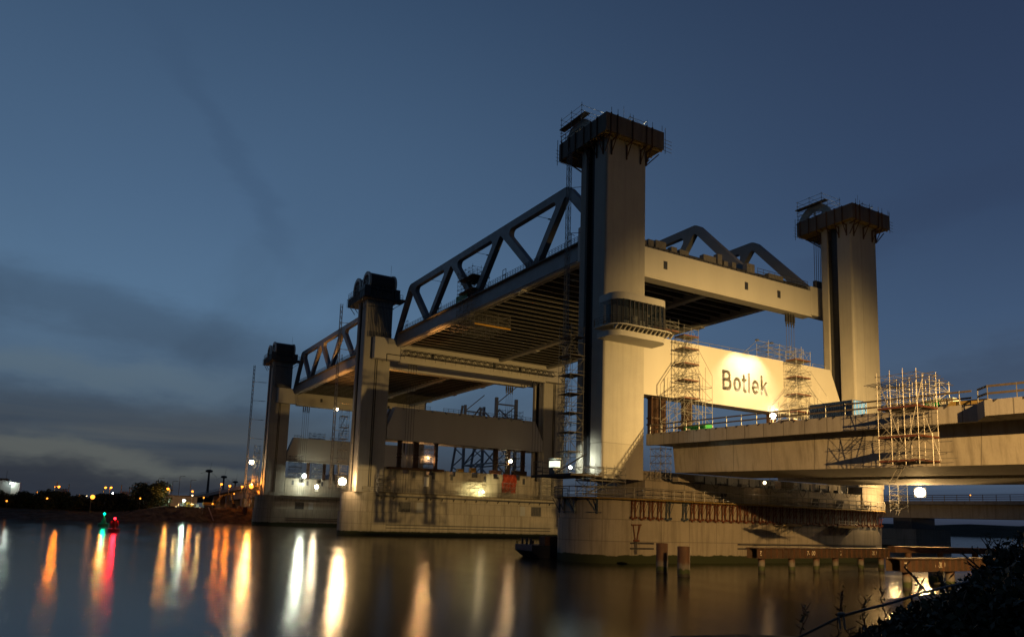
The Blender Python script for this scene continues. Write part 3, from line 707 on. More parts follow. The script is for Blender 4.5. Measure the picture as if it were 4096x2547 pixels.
# ------------------------------------------------------------------ lifting spans
def span(k, label):
    X0 = -L*k; xa, xb = X0-103.3, X0-8.0
    t_ = thing('lift_span', label, 'bridge span', (X0-55.6, 32.3, 47), 'raised lift spans')
    tops = [X0-93.6, X0-69.6, X0-46.4, X0-22.6]; bots = [X0-104.0, X0-81.8, X0-57.6, X0-33.2, X0-10.2]
    zt, zl, zf = 65.0, 53.1, 50.2
    outline = round_poly([(bots[0]+.9, zf), (bots[4]+.2, zf), (bots[4]+1.2, zl-.9), (tops[3]+.7, zt+.15), (tops[0]-.7, zt+.15), (bots[0]+.3, zl-1.2)], [0, 0, .5, 2.6, 2.6, .5], 10)
    holes = []
    zi_t, zi_b = zt-1.0, zl
    for i in range(4):      # upright triangles: between bottom nodes, apex at top node
        tri = [(bots[i]+(.6 if i else 1.6), zi_b), (bots[i+1]-(.6 if i < 3 else 1.2), zi_b), (tops[i], zt)]
        h_ = inset_poly(tri, [0.0, .75, .75]); h_[2] = (h_[2][0], min(h_[2][1], zi_t-.4)); holes.append(round_poly(h_, [.5, .5, .65], 6))
    for i in range(3):      # hanging triangles
        tri = [(tops[i], zt), (bots[i+1], zi_b-.6), (tops[i+1], zt)]
        h_ = inset_poly(tri, [.72, .72, 1.35]); holes.append(round_poly(h_, [.9, .6, .9], 6))
    for nm, yc in (('near_truss', 8.6), ('middle_truss', 40.0), ('far_truss', 56.4)):
        plate(nm, outline, holes, .6, 'truss_steel', t_, yc)
    for nm, yc in (('near_flange', 8.8), ('middle_flange', 40.0), ('far_flange', 56.3)):
        g = MB(); g.box(xa+2.5, xb-1.5, yc-.45, yc+.45, zf-.32, zf-.02)
        if yc == 8.8: g.box(xa+2.5, xb-1.5, yc+.9, yc+1.25, zf-.25, zf+.1); g.box(xa+2.5, xb-1.5, yc-.6, yc-.48, zf-.2, zf-.01)
        for q in range(3): g.box(X0-40-q*22, X0-37.5-q*22, yc-.5, yc+.75, zf-.5, zf-.33)
        g.build('bottom_flange', 'white_steel', t_)
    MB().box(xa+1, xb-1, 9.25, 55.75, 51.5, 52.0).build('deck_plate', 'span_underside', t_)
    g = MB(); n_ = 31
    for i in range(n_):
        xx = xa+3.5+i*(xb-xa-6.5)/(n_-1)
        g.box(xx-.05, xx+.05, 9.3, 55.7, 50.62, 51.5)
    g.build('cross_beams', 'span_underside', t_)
    g = MB()
    for i in range(n_):
        xx = xa+3.5+i*(xb-xa-6.5)/(n_-1); g.box(xx-.13, xx+.13, 9.6, 55.6, 50.59, 50.618)
    g.build('beam_flanges', 'flange_paint', t_)
    # end girders with lifting ears and windows
    for (x0, x1, sgn) in ((xb-1.9, xb, 1), (xa+.1, xa+2.0, -1)):
        fx = x1 if sgn > 0 else x1
        g = MB().box(x0, x1, 9.3, 55.7, 46.0, 51.0)
        gi = g.build('end_girder', 'white_steel', t_, bevel=.12)
        g = MB().box(x0-.15, x1+.15, 9.32, 55.68, 45.75, 45.99); g.build('girder_flange', 'white_steel', gi)
        for ye in ((2.0, 9.28), (55.72, 62.5)):
            MB().box(x0+.02, x1-.02, ye[0], ye[1], 46.2, 51.95).build('lifting_ear', 'white_steel', t_, bevel=.12)
        for yw in (18.7, 38.0, 46.6): MB().box(x1-.02, x1+.03, yw-.4, yw+.45, 47.9, 49.3).build('window', 'dark_recess', gi)
    g = MB()
    for i in range(40): g.box(xb-1.6, xb-.4, 9.6+i*1.15, 10.6+i*1.15, 51.0, 51.55)
    g.build('bearing_strip', 'dark_steel', t_)
    g = MB()
    for (ya, yb_, h_) in ((14, 15, .8), (15.4, 16.6, 1.1), (17, 19.3, 1.3), (20.5, 21.8, .9), (22.4, 24.5, .8), (28, 31, 1.1), (31.4, 32.5, 1.9), (33, 34, .9), (35, 36, 1.1), (38.8, 40.8, 1.7), (44.5, 48.5, .9)):
        MB().box(xb-1.5, xb-.5, ya, yb_, 51.56, 51.56+h_).build('ballast_block', 'rib_steel', t_)
    g = MB(); railing(g, [(xb-.9, 42, 51.5), (xb-.9, 56, 51.5)], 1.5, 1.6, .05, (1, .6, .3)); railing(g, [(xa+4, 7.7, 53.1), (xb-4, 7.7, 53.1)], 1.25, 1.0, .045, (1, .75, .5, .25))
    g.box(xa+4, xb-4, 7.3, 7.95, 52.95, 53.08)
    for q in (.09, .3, .62, .86):
        xx = xa+(xb-xa)*q; railing(g, [(xx, 7.75, 53.1), (xx+1.3, 7.75, 53.1)], 2.3, 1.3, .07, (1, .5))
    g.build('side_railing', 'dark_steel', t_)
    for i, xx in enumerate([X0-88, X0-64, X0-39]):
        g = MB(); g.tube((xx+5, 9.3, 63.8), (xx+5.6, 11.5, 63.6), .05, 5); g.obox((xx+5.7, 12.0, 63.55), (.12, .55, 0), (.16, 0, 0), (0, 0, .09)); g.build('road_lamp', 'dark_steel', t_)
    return t_
sp1 = span(0, 'raised white truss span nearest the camera, between closest and middle piers')
sp2 = span(1, 'raised truss span farther left, between middle and farthest piers')
# banners on the near span railing
g = MB(); g.box(-65, -59.5, 7.52, 7.58, 53.3, 54.7); tag(g.build('banner', 'green_paint', origin=(-62, 7.5, 53.3)), 'dark banner hung on the span railing beside the truss scaffold', 'banner')

# ------------------------------------------------------------------ counterweights
def letter_loops():
    """outlines of the word Botlek in rounded strokes"""
    s_ = .57; L_ = []; rp = round_poly
    def put(x_, *ps): L_.extend([[(a+x_, b_) for a, b_ in p_] for p_ in ps])
    put(0, rp([(0,0),(2.2,0),(2.2,1.78),(1.62,1.80),(2.0,1.84),(2.0,3.3),(0,3.3)], [.2,.85,.7,.02,.6,.8,.2]),
        rp([(s_,s_),(1.64,s_),(1.64,1.5),(s_,1.5)], [.04,.45,.45,.04]), rp([(s_,2.02),(1.46,2.02),(1.46,2.8),(s_,2.8)], [.04,.36,.36,.04]))
    el = lambda cx_, cz_, rx, rz, a0, a1, n=22: [(cx_+rx*math.cos(R(a0+(a1-a0)*i/n)), cz_+rz*math.sin(R(a0+(a1-a0)*i/n))) for i in range(n+1)]
    put(2.6, el(.95, 1.22, .95, 1.22, 0, 345), el(.95, 1.22, .95-s_, 1.22-s_*.95, 0, 345))
    put(4.65, rp([(.28,0),(1.2,0),(1.2,.5),(.8,.55),(.8,1.9),(1.2,1.9),(1.2,2.36),(.8,2.36),(.8,3.05),(.28,3.05),(.28,2.36),(0,2.36),(0,1.9),(.28,1.9)], [.5,.2,.2,.12,0,.2,.2,0,.25,.25,0,.15,.15,0]))
    put(6.2, rp([(0,0),(.5,0),(.5,3.4),(0,3.4)], .24))
    put(7.1, el(.93, 1.22, .93, 1.22, -2, 322)+el(.93, 1.22, .93-s_, 1.22-s_*.95, 318, 200)+[(.42, 1.0), (1.84, 1.0)], el(.93, 1.3, .93-s_, 1.14-s_*.95, 8, 172))
    put(9.35, rp([(0,0),(.5,0),(.5,.85),(.74,1.12),(1.30,.02),(1.92,0.02),(1.12,1.5),(1.86,2.42),(1.22,2.42),(.5,1.5),(.5,3.4),(0,3.4)], [.22,.22,0,0,.2,.2,0,.2,.2,0,.22,.22]))
    return L_
def counterweight(X, zb, zt, ya, yb, c0, c1, label, thick=2.6, grp='counterweight beams', letters=False):
    t_ = thing('counterweight', label, 'counterweight', (X-thick/2, (ya+yb)/2, zb), grp)
    poly = [(ya, zb), (yb, zb), (yb, zb+2.9), (yb-c1, zt), (ya+c0, zt), (ya, zb+2.9)]
    body = MB().prism(poly, X-thick, X-(1.203 if letters else 0), 'x').build('weight_box', 'white_steel', t_)
    g = MB(); g.box(X-thick-.1, X+.12, ya+.05, yb-.05, zb-.25, zb-.01); g.build('bottom_plate', 'white_steel', t_)
    if letters:
        ya_, yb_, za_, zb_ = letters; loops = letter_loops(); fx = [q[0] for l_ in loops for q in l_]; fy = [q[1] for l_ in loops for q in l_]
        ky, kz = (yb_-ya_)/(max(fx)-min(fx)), (zb_-za_)/(max(fy)-min(fy))
        loops = [[(ya_+(a-min(fx))*ky, za_+(b_-min(fy))*kz) for a, b_ in l_] for l_ in loops]
        fp_ = plate('lettered_face', poly, loops, .6, 'white_steel', t_, 0.0)
        MB().box(X-1.2, X-1.16, ya_-.3, yb_+.3, za_-.3, zb_+.3).build('letter_shade_panel', 'dark_steel', t_)  # dark panel added so the letter recesses look shaded by colour
        org = ORG[t_.name]
        for v_ in fp_.data.vertices:                     # turn the plate from the XZ to the YZ plane, just proud of the box
            a, b_, c = v_.co; yy, zz, dd = a+org.x, c+org.z, b_+org.y
            v_.co = (X-.6+dd-org.x, yy-org.y, zz-org.z)
    return t_
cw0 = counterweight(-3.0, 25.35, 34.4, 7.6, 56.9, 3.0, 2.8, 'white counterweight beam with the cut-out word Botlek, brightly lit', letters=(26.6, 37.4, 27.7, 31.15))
cw1 = counterweight(-104.0, 25.6, 34.2, 7.7, 56.9, 2.1, 2.8, 'plain white counterweight beam over the middle pier, on rusty columns')
cw1b = counterweight(-108.4, 25.6, 34.2, 7.7, 56.9, 2.1, 2.8, 'second counterweight beam hidden behind the one over the middle pier')
cw2 = counterweight(-208.0, 24.6, 33.6, 7.7, 56.9, 2.1, 2.8, 'plain grey counterweight beam over the farthest pier')
for nm, X, z, segs, lab in (('handrail', -3.2, 34.4, [(10.8, 16.5), (19.5, 33), (49.5, 53)], 'thin handrail along the top of the lettered counterweight'),
                       ('handrail', -104.2, 34.2, [(10.5, 20), (24, 54)], 'long tube handrail on top of the middle counterweight')):
    g = MB()
    for a, b_ in segs: railing(g, [(X, a, z), (X, b_, z)], 1.0 if X < -50 else .6, 1.6 if X < -50 else 4.0, .05 if X < -50 else .035, (1, .5) if X < -50 else (1,))
    if X < -100:
        for i in range(10): g.beam((X+.15, 12+i*4.2, z), (X+.7, 12+i*4.2, z-.7), .12); g.beam((X+.7, 12+i*4.2, z-.7), (X+.7, 12+i*4.2+.5, z-.3), .12)
    tag(g.build(nm, 'galvanised', origin=(X, 12, z)), lab, 'handrail')
g = MB(); railing(g, [(-208.2, 10, 33.6), (-208.2, 13.5, 33.6)], 1.0, 1.2, .05); railing(g, [(-208.2, 24, 33.6), (-208.2, 30, 33.6)], 1.0, 1.2, .05)
tag(g.build('handrail', 'galvanised', origin=(-208.2, 10, 33.6)), 'short handrails on top of the farthest counterweight', 'handrail')

# hanging cable groups with sockets
def cables(x, ys_, z1, z0, label):
    t_ = thing('hanging_cables', label, 'cables', (x, ys_[0], z0), 'groups of hanging cables')
    g = MB()
    for q in ys_: g.tube((x, q, z0), (x, q, z1-2.4), .05, 4)
    g.build('cable', 'rope', t_)
    g = MB()
    for i, q in enumerate(ys_):
        g.box(x-.2, x+.2, q-.16, q+.16, z1-1.7, z1-.35); g.tube((x, q, z1-2.6), (x, q, z1-1.7), .12, 5); g.tube((x, q, z1-.4), (x, q, z1), .15, 5)
    for i in range(0, len(ys_)-1, 2): g.beam((x, ys_[i]-.2, z1-1.95), (x, ys_[i+1]+.2, z1-1.95), .2)
    g.build('cable_sockets', 'dark_steel', t_)
    return t_
cables(-8.9, [49.6, 50.3, 51.0, 51.7], 45.75, 34.5, 'four cables with sockets hanging from the nearest girder to the Botlek beam')
cables(-101.9, [12.1, 12.85, 13.6, 14.35], 46.7, 11.4, 'four cables hanging in front of the middle counterweight, left end')
cables(-101.9, [51.9, 52.9, 53.9, 54.9], 46.7, 11.4, 'four cables hanging in front of the middle counterweight, right end')
cables(-113.0, [49.0, 49.7, 50.4, 51.1], 45.7, 35.0, 'four cables with sockets seen against the sky behind the middle counterweight')
cables(-205.9, [12.1, 12.85, 13.6, 14.35], 45.7, 12.0, 'four cables hanging beside the leftmost tower')
t_ = thing('tower_ropes', 'taut hoist ropes beside the right tower, rising to its cap', 'ropes', (-8.5, 58, 52))
g = MB()
for q in (57.6, 58.2, 58.8, 59.4): g.tube((-8.5, q, 52), (-8.5, q, 64), .07, 4)
g.build('rope_strands', 'rope', t_); MB().box(-8.8, -8.2, 57.4, 59.6, 52.0, 53.4).build('rope_anchor', 'dark_steel', t_)

# ------------------------------------------------------------------ rusty support columns and scaffolds below the counterweights
def column(x, y0, z0, z1, label, grp, w_=1.0):
    t_ = thing('support_column', label, 'steel column', (x, y0, z0), grp)
    g = MB()
    for dy in (0, w_*.62):
        g.box(x-.5, x+.5, y0+dy, y0+dy+.12, z0, z1); g.box(x-.5, x+.5, y0+dy+w_*.26, y0+dy+w_*.38, z0, z1); g.box(x-.06, x+.06, y0+dy+.12, y0+dy+w_*.26, z0, z1)
    g.build('column_profile', 'rust', t_)
    g = MB()
    for zz in (z0+.1, (z0+z1)/2-1, (z0+z1)/2, z1-.2): g.box(x-.6, x+.6, y0-.12, y0+w_*1.12, zz-.12, zz+.12)
    g.build('flange_plate', 'rust_light', t_)
column(-4.2, 12.2, 18.4, 25.1, 'rusty double steel column left under the Botlek beam', None, 1.3)
column(-4.2, 14.2, 18.4, 25.1, 'second rusty steel column just right of the first under the Botlek beam', None, .9)
column(-3.6, 18.6, 18.4, 25.1, 'rusty steel column behind the tall scaffold under the Botlek beam', None, 1.5)
column(-3.6, 38.2, 18.4, 25.1, 'rusty steel column behind the bright deck floodlight', None, 1.3)
for i, (yy, w_, lb) in enumerate([(11.6, .9, 'thin rusty column at the left under the middle counterweight'), (16.2, 1.25, 'thick dark column left of the lit scaffold on the middle pier'),
                    (22.4, .8, 'dark column right of the lit scaffold on the middle pier'), (41.2, 1.1, 'orange lit column left of the white lamp on the middle pier'),
                    (45.2, 1.2, 'dark column just left of the lamp on the middle pier'), (50.4, 1.0, 'dark column right of the lamp on the middle pier')]):
    column(-105.3, yy, 18.2, 25.35, lb, None, w_)
column(-209.5, 16.0, 17.8, 24.35, 'left dark column under the farthest counterweight', None, 1.0)
column(-209.5, 22.4, 17.8, 24.35, 'right dark column under the farthest counterweight', None, 1.0)

def scaffold(name, label, x0, x1, y0, y1, z0, z1, nx=3, ny=3, lift=2.0, plats=(), toe=True, extra=None, mt='galvanised', r=.036, grp=None):
    t_ = thing(name, label, 'scaffold', ((x0+x1)/2, (y0+y1)/2, z0), grp)
    g = MB(); scaf_tubes(g, x0, x1, y0, y1, z0, z1, nx, ny, lift, r)
    if extra: extra(g)
    g.build('tube_frame', mt, t_)
    for z_ in plats:
        pl_ = MB().box(x0, x1, y0, y1, z_, z_+.08).build('platform', 'wood', t_)
        if toe:
            g = MB().box(x1+.03, x1+.07, y0, y1, z_, z_+.19).box(x0, x1, y0-.07, y0-.03, z_, z_+.19); g.build('toe_board', 'red_board', pl_)
        g = MB()
        for q in range(9): g.tube((x0+.5, y0+.6+q*(y1-y0-1.4)/9, z_-1.9+q*.21), (x0+1.1, y0+.6+q*(y1-y0-1.4)/9, z_-1.9+q*.21), .03, 4)
        g.tube((x0+.5, y0+.6, z_-1.95), (x0+.5, y1-.8, z_), .04, 4); g.tube((x0+1.1, y0+.6, z_-1.95), (x0+1.1, y1-.8, z_), .04, 4)
        g.build('ladder', mt, t_)
    return t_
def wings(xa, xb, ya, yb, z0, hs, wy):
    def f(g):
        for (yy, sg, zt) in ((ya, -1, z0+hs[0]), (yb, 1, z0+hs[1])):
            for xx in (xa, xb):
                for q in (1, 2):
                    g.tube((xx, yy+sg*wy*q/2, z0), (xx, yy+sg*wy*q/2, zt-(q-1)*1.2), .05, 4)
                for j in range(int((zt-z0)/2)):
                    z_ = z0+.4+j*2; g.tube((xx, yy, z_), (xx, yy+sg*wy, z_), .04, 4); g.tube((xx, yy, z_+2), (xx, yy+sg*wy, z_), .04, 4)
                g.tube((xx, yy, zt+2.6), (xx, yy+sg*wy, zt-1.2), .045, 4)
            for j in range(int((zt-z0)/2)): g.tube((xa, yy+sg*wy, z0+.4+j*2), (xb, yy+sg*wy, z0+.4+j*2), .04, 4)
    return f
scaffold('stair_scaffold', 'tall stair scaffold left on the lettered counterweight, with red toe boards', -2.3, -.2, 15.6, 18.6, 18.6, 36.0, 2, 3, 2.0,
         plats=(20.2, 24.8, 27.6, 30.2, 32.6, 34.6), extra=wings(-2.3, -.2, 15.6, 18.6, 18.6, (9.5, 11.5), 2.9))
scaffold('stair_scaffold', 'slender stair scaffold right of the word Botlek, above the floodlight', -2.3, -.2, 41.3, 45.0, 18.4, 36.0, 2, 3, 2.0,
         plats=(25.2, 28.2, 31.2, 34.2), extra=wings(-2.3, -.2, 41.3, 45.0, 20.4, (6.5, 9.5), 4.2))
scaffold('top_scaffold', 'tube scaffold cage on top of the Botlek beam at its cables', -5.8, -3.2, 38.0, 46.5, 34.5, 37.4, 2, 4, 1.0, plats=(), r=.04)
scaffold('walkway_scaffold', 'small tube scaffold walkway between the glass cabin and the stair scaffold', -1.5, .5, 8.6, 13.8, 34.5, 36.3, 2, 4, .8, plats=(34.6,), r=.04)
def big_extra(g):
    for q in range(7): g.tube((38.9, 2.6+q*.5, 19.9), (46.2, 2.2+q*.5, 20.2-.15*q), .035, 4)
    for q in range(6): g.tube((40+q*1.0, 2.8, 12.4), (40+q*1.0+random.uniform(-.5, .5), 6.8, 12.6+random.random()), .035, 4)
    for (a, b_) in (((40,3.2,20.4),(42.2,3.2,14.2)), ((42.9,3.2,14.4),(44.6,3.2,20.4)), ((41,3.2,12.2),(44.6,3.2,15.4)), ((40,3.2,16.2),(43.6,3.2,12.2)), ((44.6,3.2,16.4),(45.9,3.2,12.2))): g.tube(a, b_, .045, 4)
    for z_ in (12.3, 13.3, 14.3): g.tube((43.9, 3.2, z_), (45.2, 3.2, z_), .035, 4); g.tube((43.9, 6.4, z_), (45.2, 6.4, z_), .035, 4)
    g.tube((45.2, 3.2, 11.8), (45.2, 3.2, 14.8), .04, 4)
scaffold('hanging_scaffold', 'large tube scaffold hung over the viaduct parapet at the right', 39.9, 43.9, 3.2, 6.4, 12.0, 20.9, 4, 2, 1.3, plats=(12.3, 14.6, 17.4), extra=big_extra, r=.029)
scaffold('parapet_scaffold', 'upper tube scaffold standing on the viaduct beside the blue container', 36.6, 42.2, 8.2, 11.6, 17.85, 20.9, 5, 3, 1.0, plats=(), r=.035)
scaffold('tower_scaffold', 'stair scaffold standing against the shaded side of the nearest tower', -6.4, -3.4, -3.4, -1.0, 12.2, 34.0, 2, 2, 2.4, plats=(15.5, 18.3, 21.1, 23.9, 26.7, 29.5, 32.3), toe=False)
scaffold('access_stair', 'tube stair scaffold at the foot of the nearest tower, left on the walkway', -1.2, 2.2, -3.6, 2.4, 9.2, 13.3, 3, 4, 1.0, plats=(11.2,), toe=False)
scaffold('corner_scaffold', 'narrow tube scaffold between the nearest tower and the viaduct end', .7, 2.8, 8.2, 10.2, 11.9, 16.6, 2, 3, 1.1, plats=(), toe=False)
scaffold('truss_scaffold', 'dense dark tube scaffold around a lower joint of the near truss', -62.5, -55.5, 6.6, 10.8, 49.4, 59.5, 5, 3, 1.0, plats=(54.5, 57.5), toe=False, mt='dark_steel')
scaffold('suspended_scaffold', 'scaffold cage suspended beneath the near span with a yellow edge', -68.0, -56.5, 8.0, 17.0, 46.6, 50.0, 7, 4, 1.1, plats=(), toe=False)
MBy = MB().box(-56.6, -56.3, 8.0, 17.0, 46.8, 47.1); tag(MBy.build('edge_beam', 'machine_yellow', origin=(-56.5, 8, 46.8)), 'long yellow beam on the edge of the suspended scaffold', 'beam')
scaffold('lit_scaffold', 'brightly lit scaffold between two dark columns on the middle pier', -105.5, -103.4, 18.3, 21.9, 18.2, 25.2, 3, 4, 1.0, plats=(19.5, 21.5, 23.5), toe=False)
scaffold('lit_scaffold', 'orange lit scaffold between the columns left of the lamp', -105.6, -103.6, 42.6, 44.9, 18.2, 25.2, 2, 3, 1.1, plats=(), toe=False)
scaffold('lit_scaffold', 'scaffold right behind the lamp on the middle pier', -106.4, -104.8, 46.8, 50.0, 18.2, 25.2, 2, 3, 1.1, plats=(20.5, 23), toe=False)
scaffold('stair_scaffold', 'stair scaffold against the wall of the middle pier', -102.9, -100.9, 31.5, 36.5, 11.4, 17.5, 2, 3, 1.4, plats=(13.5, 15.5), toe=False)
scaffold('work_scaffold', 'low scaffold beside the bright spot on the middle pier wall', -102.9, -101.2, 42.5, 46.5, 11.4, 15.6, 2, 3, 1.5, plats=(13.6,), toe=False)
scaffold('work_scaffold', 'low scaffold at the right end of the middle pier', -102.9, -100.4, 54.5, 62.0, 11.4, 17.4, 2, 5, 1.6, plats=(), toe=False)
scaffold('work_scaffold', 'small two-level scaffold right beside the middle near tower', -102.9, -101.6, 5.2, 9.4, 11.4, 15.8, 2, 2, 1.6, plats=(14.6,), toe=False)
scaffold('stair_scaffold', 'dark stair scaffold beside the leftmost tower under its counterweight', -206.9, -204.8, 8.2, 12.8, 18.2, 26.5, 2, 3, 1.5, plats=(19.8, 22.0, 24.2), toe=False, mt='dark_steel')
scaffold('lit_scaffold', 'scaffold between the columns of the farthest pier', -210.3, -208.4, 18.0, 21.8, 17.8, 24.3, 2, 3, 1.3, plats=(20, 22), toe=False)
scaffold('top_scaffold', 'small scaffold cage on top of the farthest counterweight', -209.8, -208.2, 16.0, 22.0, 33.7, 36.0, 2, 4, 1.0, plats=(33.8,), toe=False, mt='dark_steel')
scaffold('top_scaffold', 'scaffold cage on top of the middle counterweight at its right', -106.2, -104.4, 42.0, 50.0, 34.3, 36.8, 2, 5, 1.0, plats=(34.4,), toe=False, mt='dark_steel')
scaffold('tower_scaffold', 'stair scaffold against the shaded side of the middle near tower', -111.4, -109.4, -3.0, -1.0, 12.0, 33.0, 2, 2, 2.4, plats=(16, 19, 22, 25, 28, 31), toe=False)
scaffold('tower_scaffold', 'lit stair scaffold against the side of the leftmost tower', -215.2, -213.2, -3.2, -1.2, 12.0, 30.0, 2, 2, 2.2, plats=(15, 18, 21, 24, 27), toe=False)
scaffold('stair_scaffold', 'ladder tower standing under the viaduct beside the bright concrete block', 1.4, 3.0, 63.8, 66.6, 9.0, 13.8, 2, 2, 1.0, plats=(10.4, 12.0), toe=False)
scaffold('stair_scaffold', 'dark ladder scaffold under the viaduct in front of the pier wall', .9, 2.6, 33.0, 37.5, 9.2, 13.4, 2, 3, 1.0, plats=(), toe=False)

# long lattice masts (hoist masts) tied to the towers
def mast(x, y, z0, z1, tower_y, label, w_=.55):
    t_ = thing('hoist_mast', label, 'lattice mast', (x, y, z0), 'hoist masts beside the towers')
    g = MB(); c = [(x-w_/2, y-w_/2), (x+w_/2, y-w_/2), (x+w_/2, y+w_/2), (x-w_/2, y+w_/2)]
    for a, b_ in c: g.tube((a, b_, z0), (a, b_, z1), .05, 4)
    n_ = int((z1-z0)/.8)
    for i in range(n_):
        za = z0+i*.8
        for j in range(4):
            (a, b_), (e_, f_) = c[j], c[(j+1) % 4]
            if i % 2: a, b_, e_, f_ = e_, f_, a, b_
            g.tube((a, b_, za), (e_, f_, za+.8), .035, 4)
            if i % 2 == 0: g.tube((a, b_, za), (e_, f_, za), .035, 4)
    g.build('mast_lattice', 'galvanised', t_)
    g = MB(); zz = z0+8
    while zz < z1-2:
        g.tube((x-.3, y, zz), (x+1.5, tower_y, zz), .05, 4); g.tube((x+.3, y, zz), (x-.6, tower_y, zz+.1), .05, 4); zz += 7.4
    g.build('tie_arm', 'galvanised', t_)
mast(-7.6, -1.5, 12, 63.4, 0.2, 'thin lattice hoist mast up the shaded side of the nearest tower')
mast(-112.8, -4.0, 12, 62.2, 0.0, 'thin lattice hoist mast beside the middle near tower')
mast(-217.5, -5.0, 10, 61.5, 0.0, 'thin lattice hoist mast left of the leftmost tower')
# long lattice beam hung beneath the girder on the middle pier
t_ = thing('lattice_gantry', 'long dark lattice gantry hung under the far end of the near span', 'lattice gantry', (-99.5, 9, 48.5))
g = MB()
for (dx, dz) in ((0, 0), (1.3, 0), (0, 1.3), (1.3, 1.3)): g.tube((-100.2+dx, 9.5, 47.6+dz), (-100.2+dx, 58, 47.6+dz), .09, 4)
for i in range(48):
    a, b_ = 9.5+i, 10.5+i
    for dx in (0, 1.3): g.tube((-100.2+dx, a, 47.6+1.3*(i % 2)), (-100.2+dx, b_, 48.9-1.3*(i % 2)), .06, 4)
    g.tube((-100.2, a, 47.6), (-98.9, b_, 47.6), .05, 4)
    if i % 3 == 0: g.tube((-98.9, a, 46.4), (-98.9, a, 48.9), .04, 4)
g.build('gantry_frame', 'dark_steel', t_)
MB().path([(-101.3, 5.5, 45.6), (-101.3, 5.5, 47.6), (-101.3, 10.5, 47.6)], .14, 6).build('cable_pipe', 'dark_steel', t_)

# ------------------------------------------------------------------ glass control cabin on the nearest tower
cb = thing('control_cabin', 'rounded glass control cabin with white roof band on the lit tower', 'control cabin', (2.2, 3.6, 32.5))
def oval(xr, ya, yb, r, n=10): return arc(xr-r, ya+r, r, 180, 270, 4)[:0]+[(0.02, ya+.3)]+arc(xr-r, ya+r, r, 270-60, 360, n)+arc(xr-r, yb-r, r, 0, 60+90, n)+[(0.02, yb-.3)]
def ring_wall(g, pts, z0, z1, th=.06):
    for (a, b_), (c, d) in zip(pts, pts[1:]): g.beam((a, b_, (z0+z1)/2), (c, d, (z0+z1)/2), th, z1-z0)
body = round_poly([(0.02,-1.0),(4.1,-1.0),(4.1,8.9),(0.02,8.9)], [0,1.9,1.9,0], 10)
walk_o = round_poly([(0.02,-2.0),(4.9,-2.0),(4.9,9.8),(0.02,9.8)], [0.3,2.8,2.8,0.3], 12)
under = round_poly([(0.02,-1.3),(3.9,-1.3),(3.9,8.9),(0.02,8.9)], [0,1.9,1.9,0], 10)
MB().prism(body, 36.75, 37.75).build('roof', 'white_steel', cb, smooth=True)
MB().prism([(a-.15 if a > 1 else a, b_) for a, b_ in body], 33.0, 36.75).build('glazing', 'glass', cb)
MB().box(0.03, 1.0, .5, 7.0, 33.05, 36.7).build('inner_wall', 'dark_recess', cb)
g = MB(); pts = body
for i, (a, b_) in enumerate(pts):
    if 0 < i < len(pts)-1 and i % 3 == 0: g.tube((a, b_, 33.0), (a, b_, 36.75), .07, 4)
for i in range(9): g.box(4.0, 4.14, 1.3+i*.78, 1.42+i*.78, 33.0, 36.75)
g.build('mullions', 'dark_steel', cb)
for yy, hh in ((1.6, 1.2), (3.1, 2.0), (4.4, 1.5), (6.0, 1.0)): MB().box(2.2, 2.6, yy, yy+.9, 33.05, 33.05+hh).build('desk_panel', 'facade_grey', cb)
MB().prism(walk_o, 32.82, 32.98).build('balcony', 'white_steel', cb, smooth=True)
g = MB(); 
for i in range(14): yy = -1.2+i*.78; g.hexa([(3.7,yy,32.3),(3.9,yy+.04,32.3),(3.9,yy+.3,32.3),(3.7,yy+.3,32.3),(3.8,yy,32.81),(4.7,yy+.04,32.81),(4.7,yy+.12,32.81),(3.8,yy+.12,32.81)])
g.build('balcony_ribs', 'white_steel', cb)
MB().prism(under, 31.5, 32.3).build('underside', 'white_steel', cb, smooth=True)
g = MB(); pts = walk_o[1:-1]
for zz in (33.4, 33.75, 34.1): g.path([(a*.985, b_, zz) for a, b_ in pts], .035, 4)
for a, b_ in pts[::2]: g.tube((a*.985, b_, 32.98), (a*.985, b_, 34.1), .03, 4)
for i in range(5): g.tube((4.8, 1.0+i*1.5, 32.98), (4.8, 1.0+i*1.5, 34.1), .03, 4)
g.build('balcony_rail', 'dark_steel', cb)

# ------------------------------------------------------------------ approach viaduct (near side)
SL = -0.0165
def vbox(g, x0, x1, y0, y1, z0, z1, y2=None, y3=None):
    y2 = y0 if y2 is None else y2; y3 = y1 if y3 is None else y3
    return g.hexa([(x0,y2,z0+SL*x0),(x1,y2,z0+SL*x1),(x1,y3,z0+SL*x1),(x0,y3,z0+SL*x0),(x0,y0,z1+SL*x0),(x1,y0,z1+SL*x1),(x1,y1,z1+SL*x1),(x0,y1,z1+SL*x0)])
va = thing('approach_viaduct', 'wide concrete approach viaduct running from the nearest tower to the right', 'viaduct', (30, 28, 12.5))
vbox(MB(), .6, 140, 8.1, 50, 17.0, 18.1).build('deck_slab', 'viaduct_web', va)
vbox(MB(), 3.8, 140, 9.6, 26.0, 13.0, 16.996, 10.1, 25.5).build('box_girder', 'viaduct_web', va)
vbox(MB(), 3.8, 140, 31.0, 47.5, 13.0, 16.996, 31.5, 47.0).build('box_girder', 'viaduct_web', va)
g = MB(); vbox(g, .6, 47.0, 7.45, 8.096, 16.85, 18.5); g.build('edge_panels', 'parapet_concrete', va)
g = MB(); g.hexa([(47.0,7.45,16.1),(49.2,4.5,16.05),(49.2,8.0,16.05),(47.0,8.0,16.1),(47.0,7.45,17.72),(49.2,4.5,17.5),(49.2,8.0,17.5),(47.0,8.0,17.72)])
g.build('edge_bend', 'parapet_concrete', va)
vbox(MB(), 49.2, 140, 4.5, 8.0, 16.9, 18.3).build('wide_edge_panels', 'parapet_concrete', va)
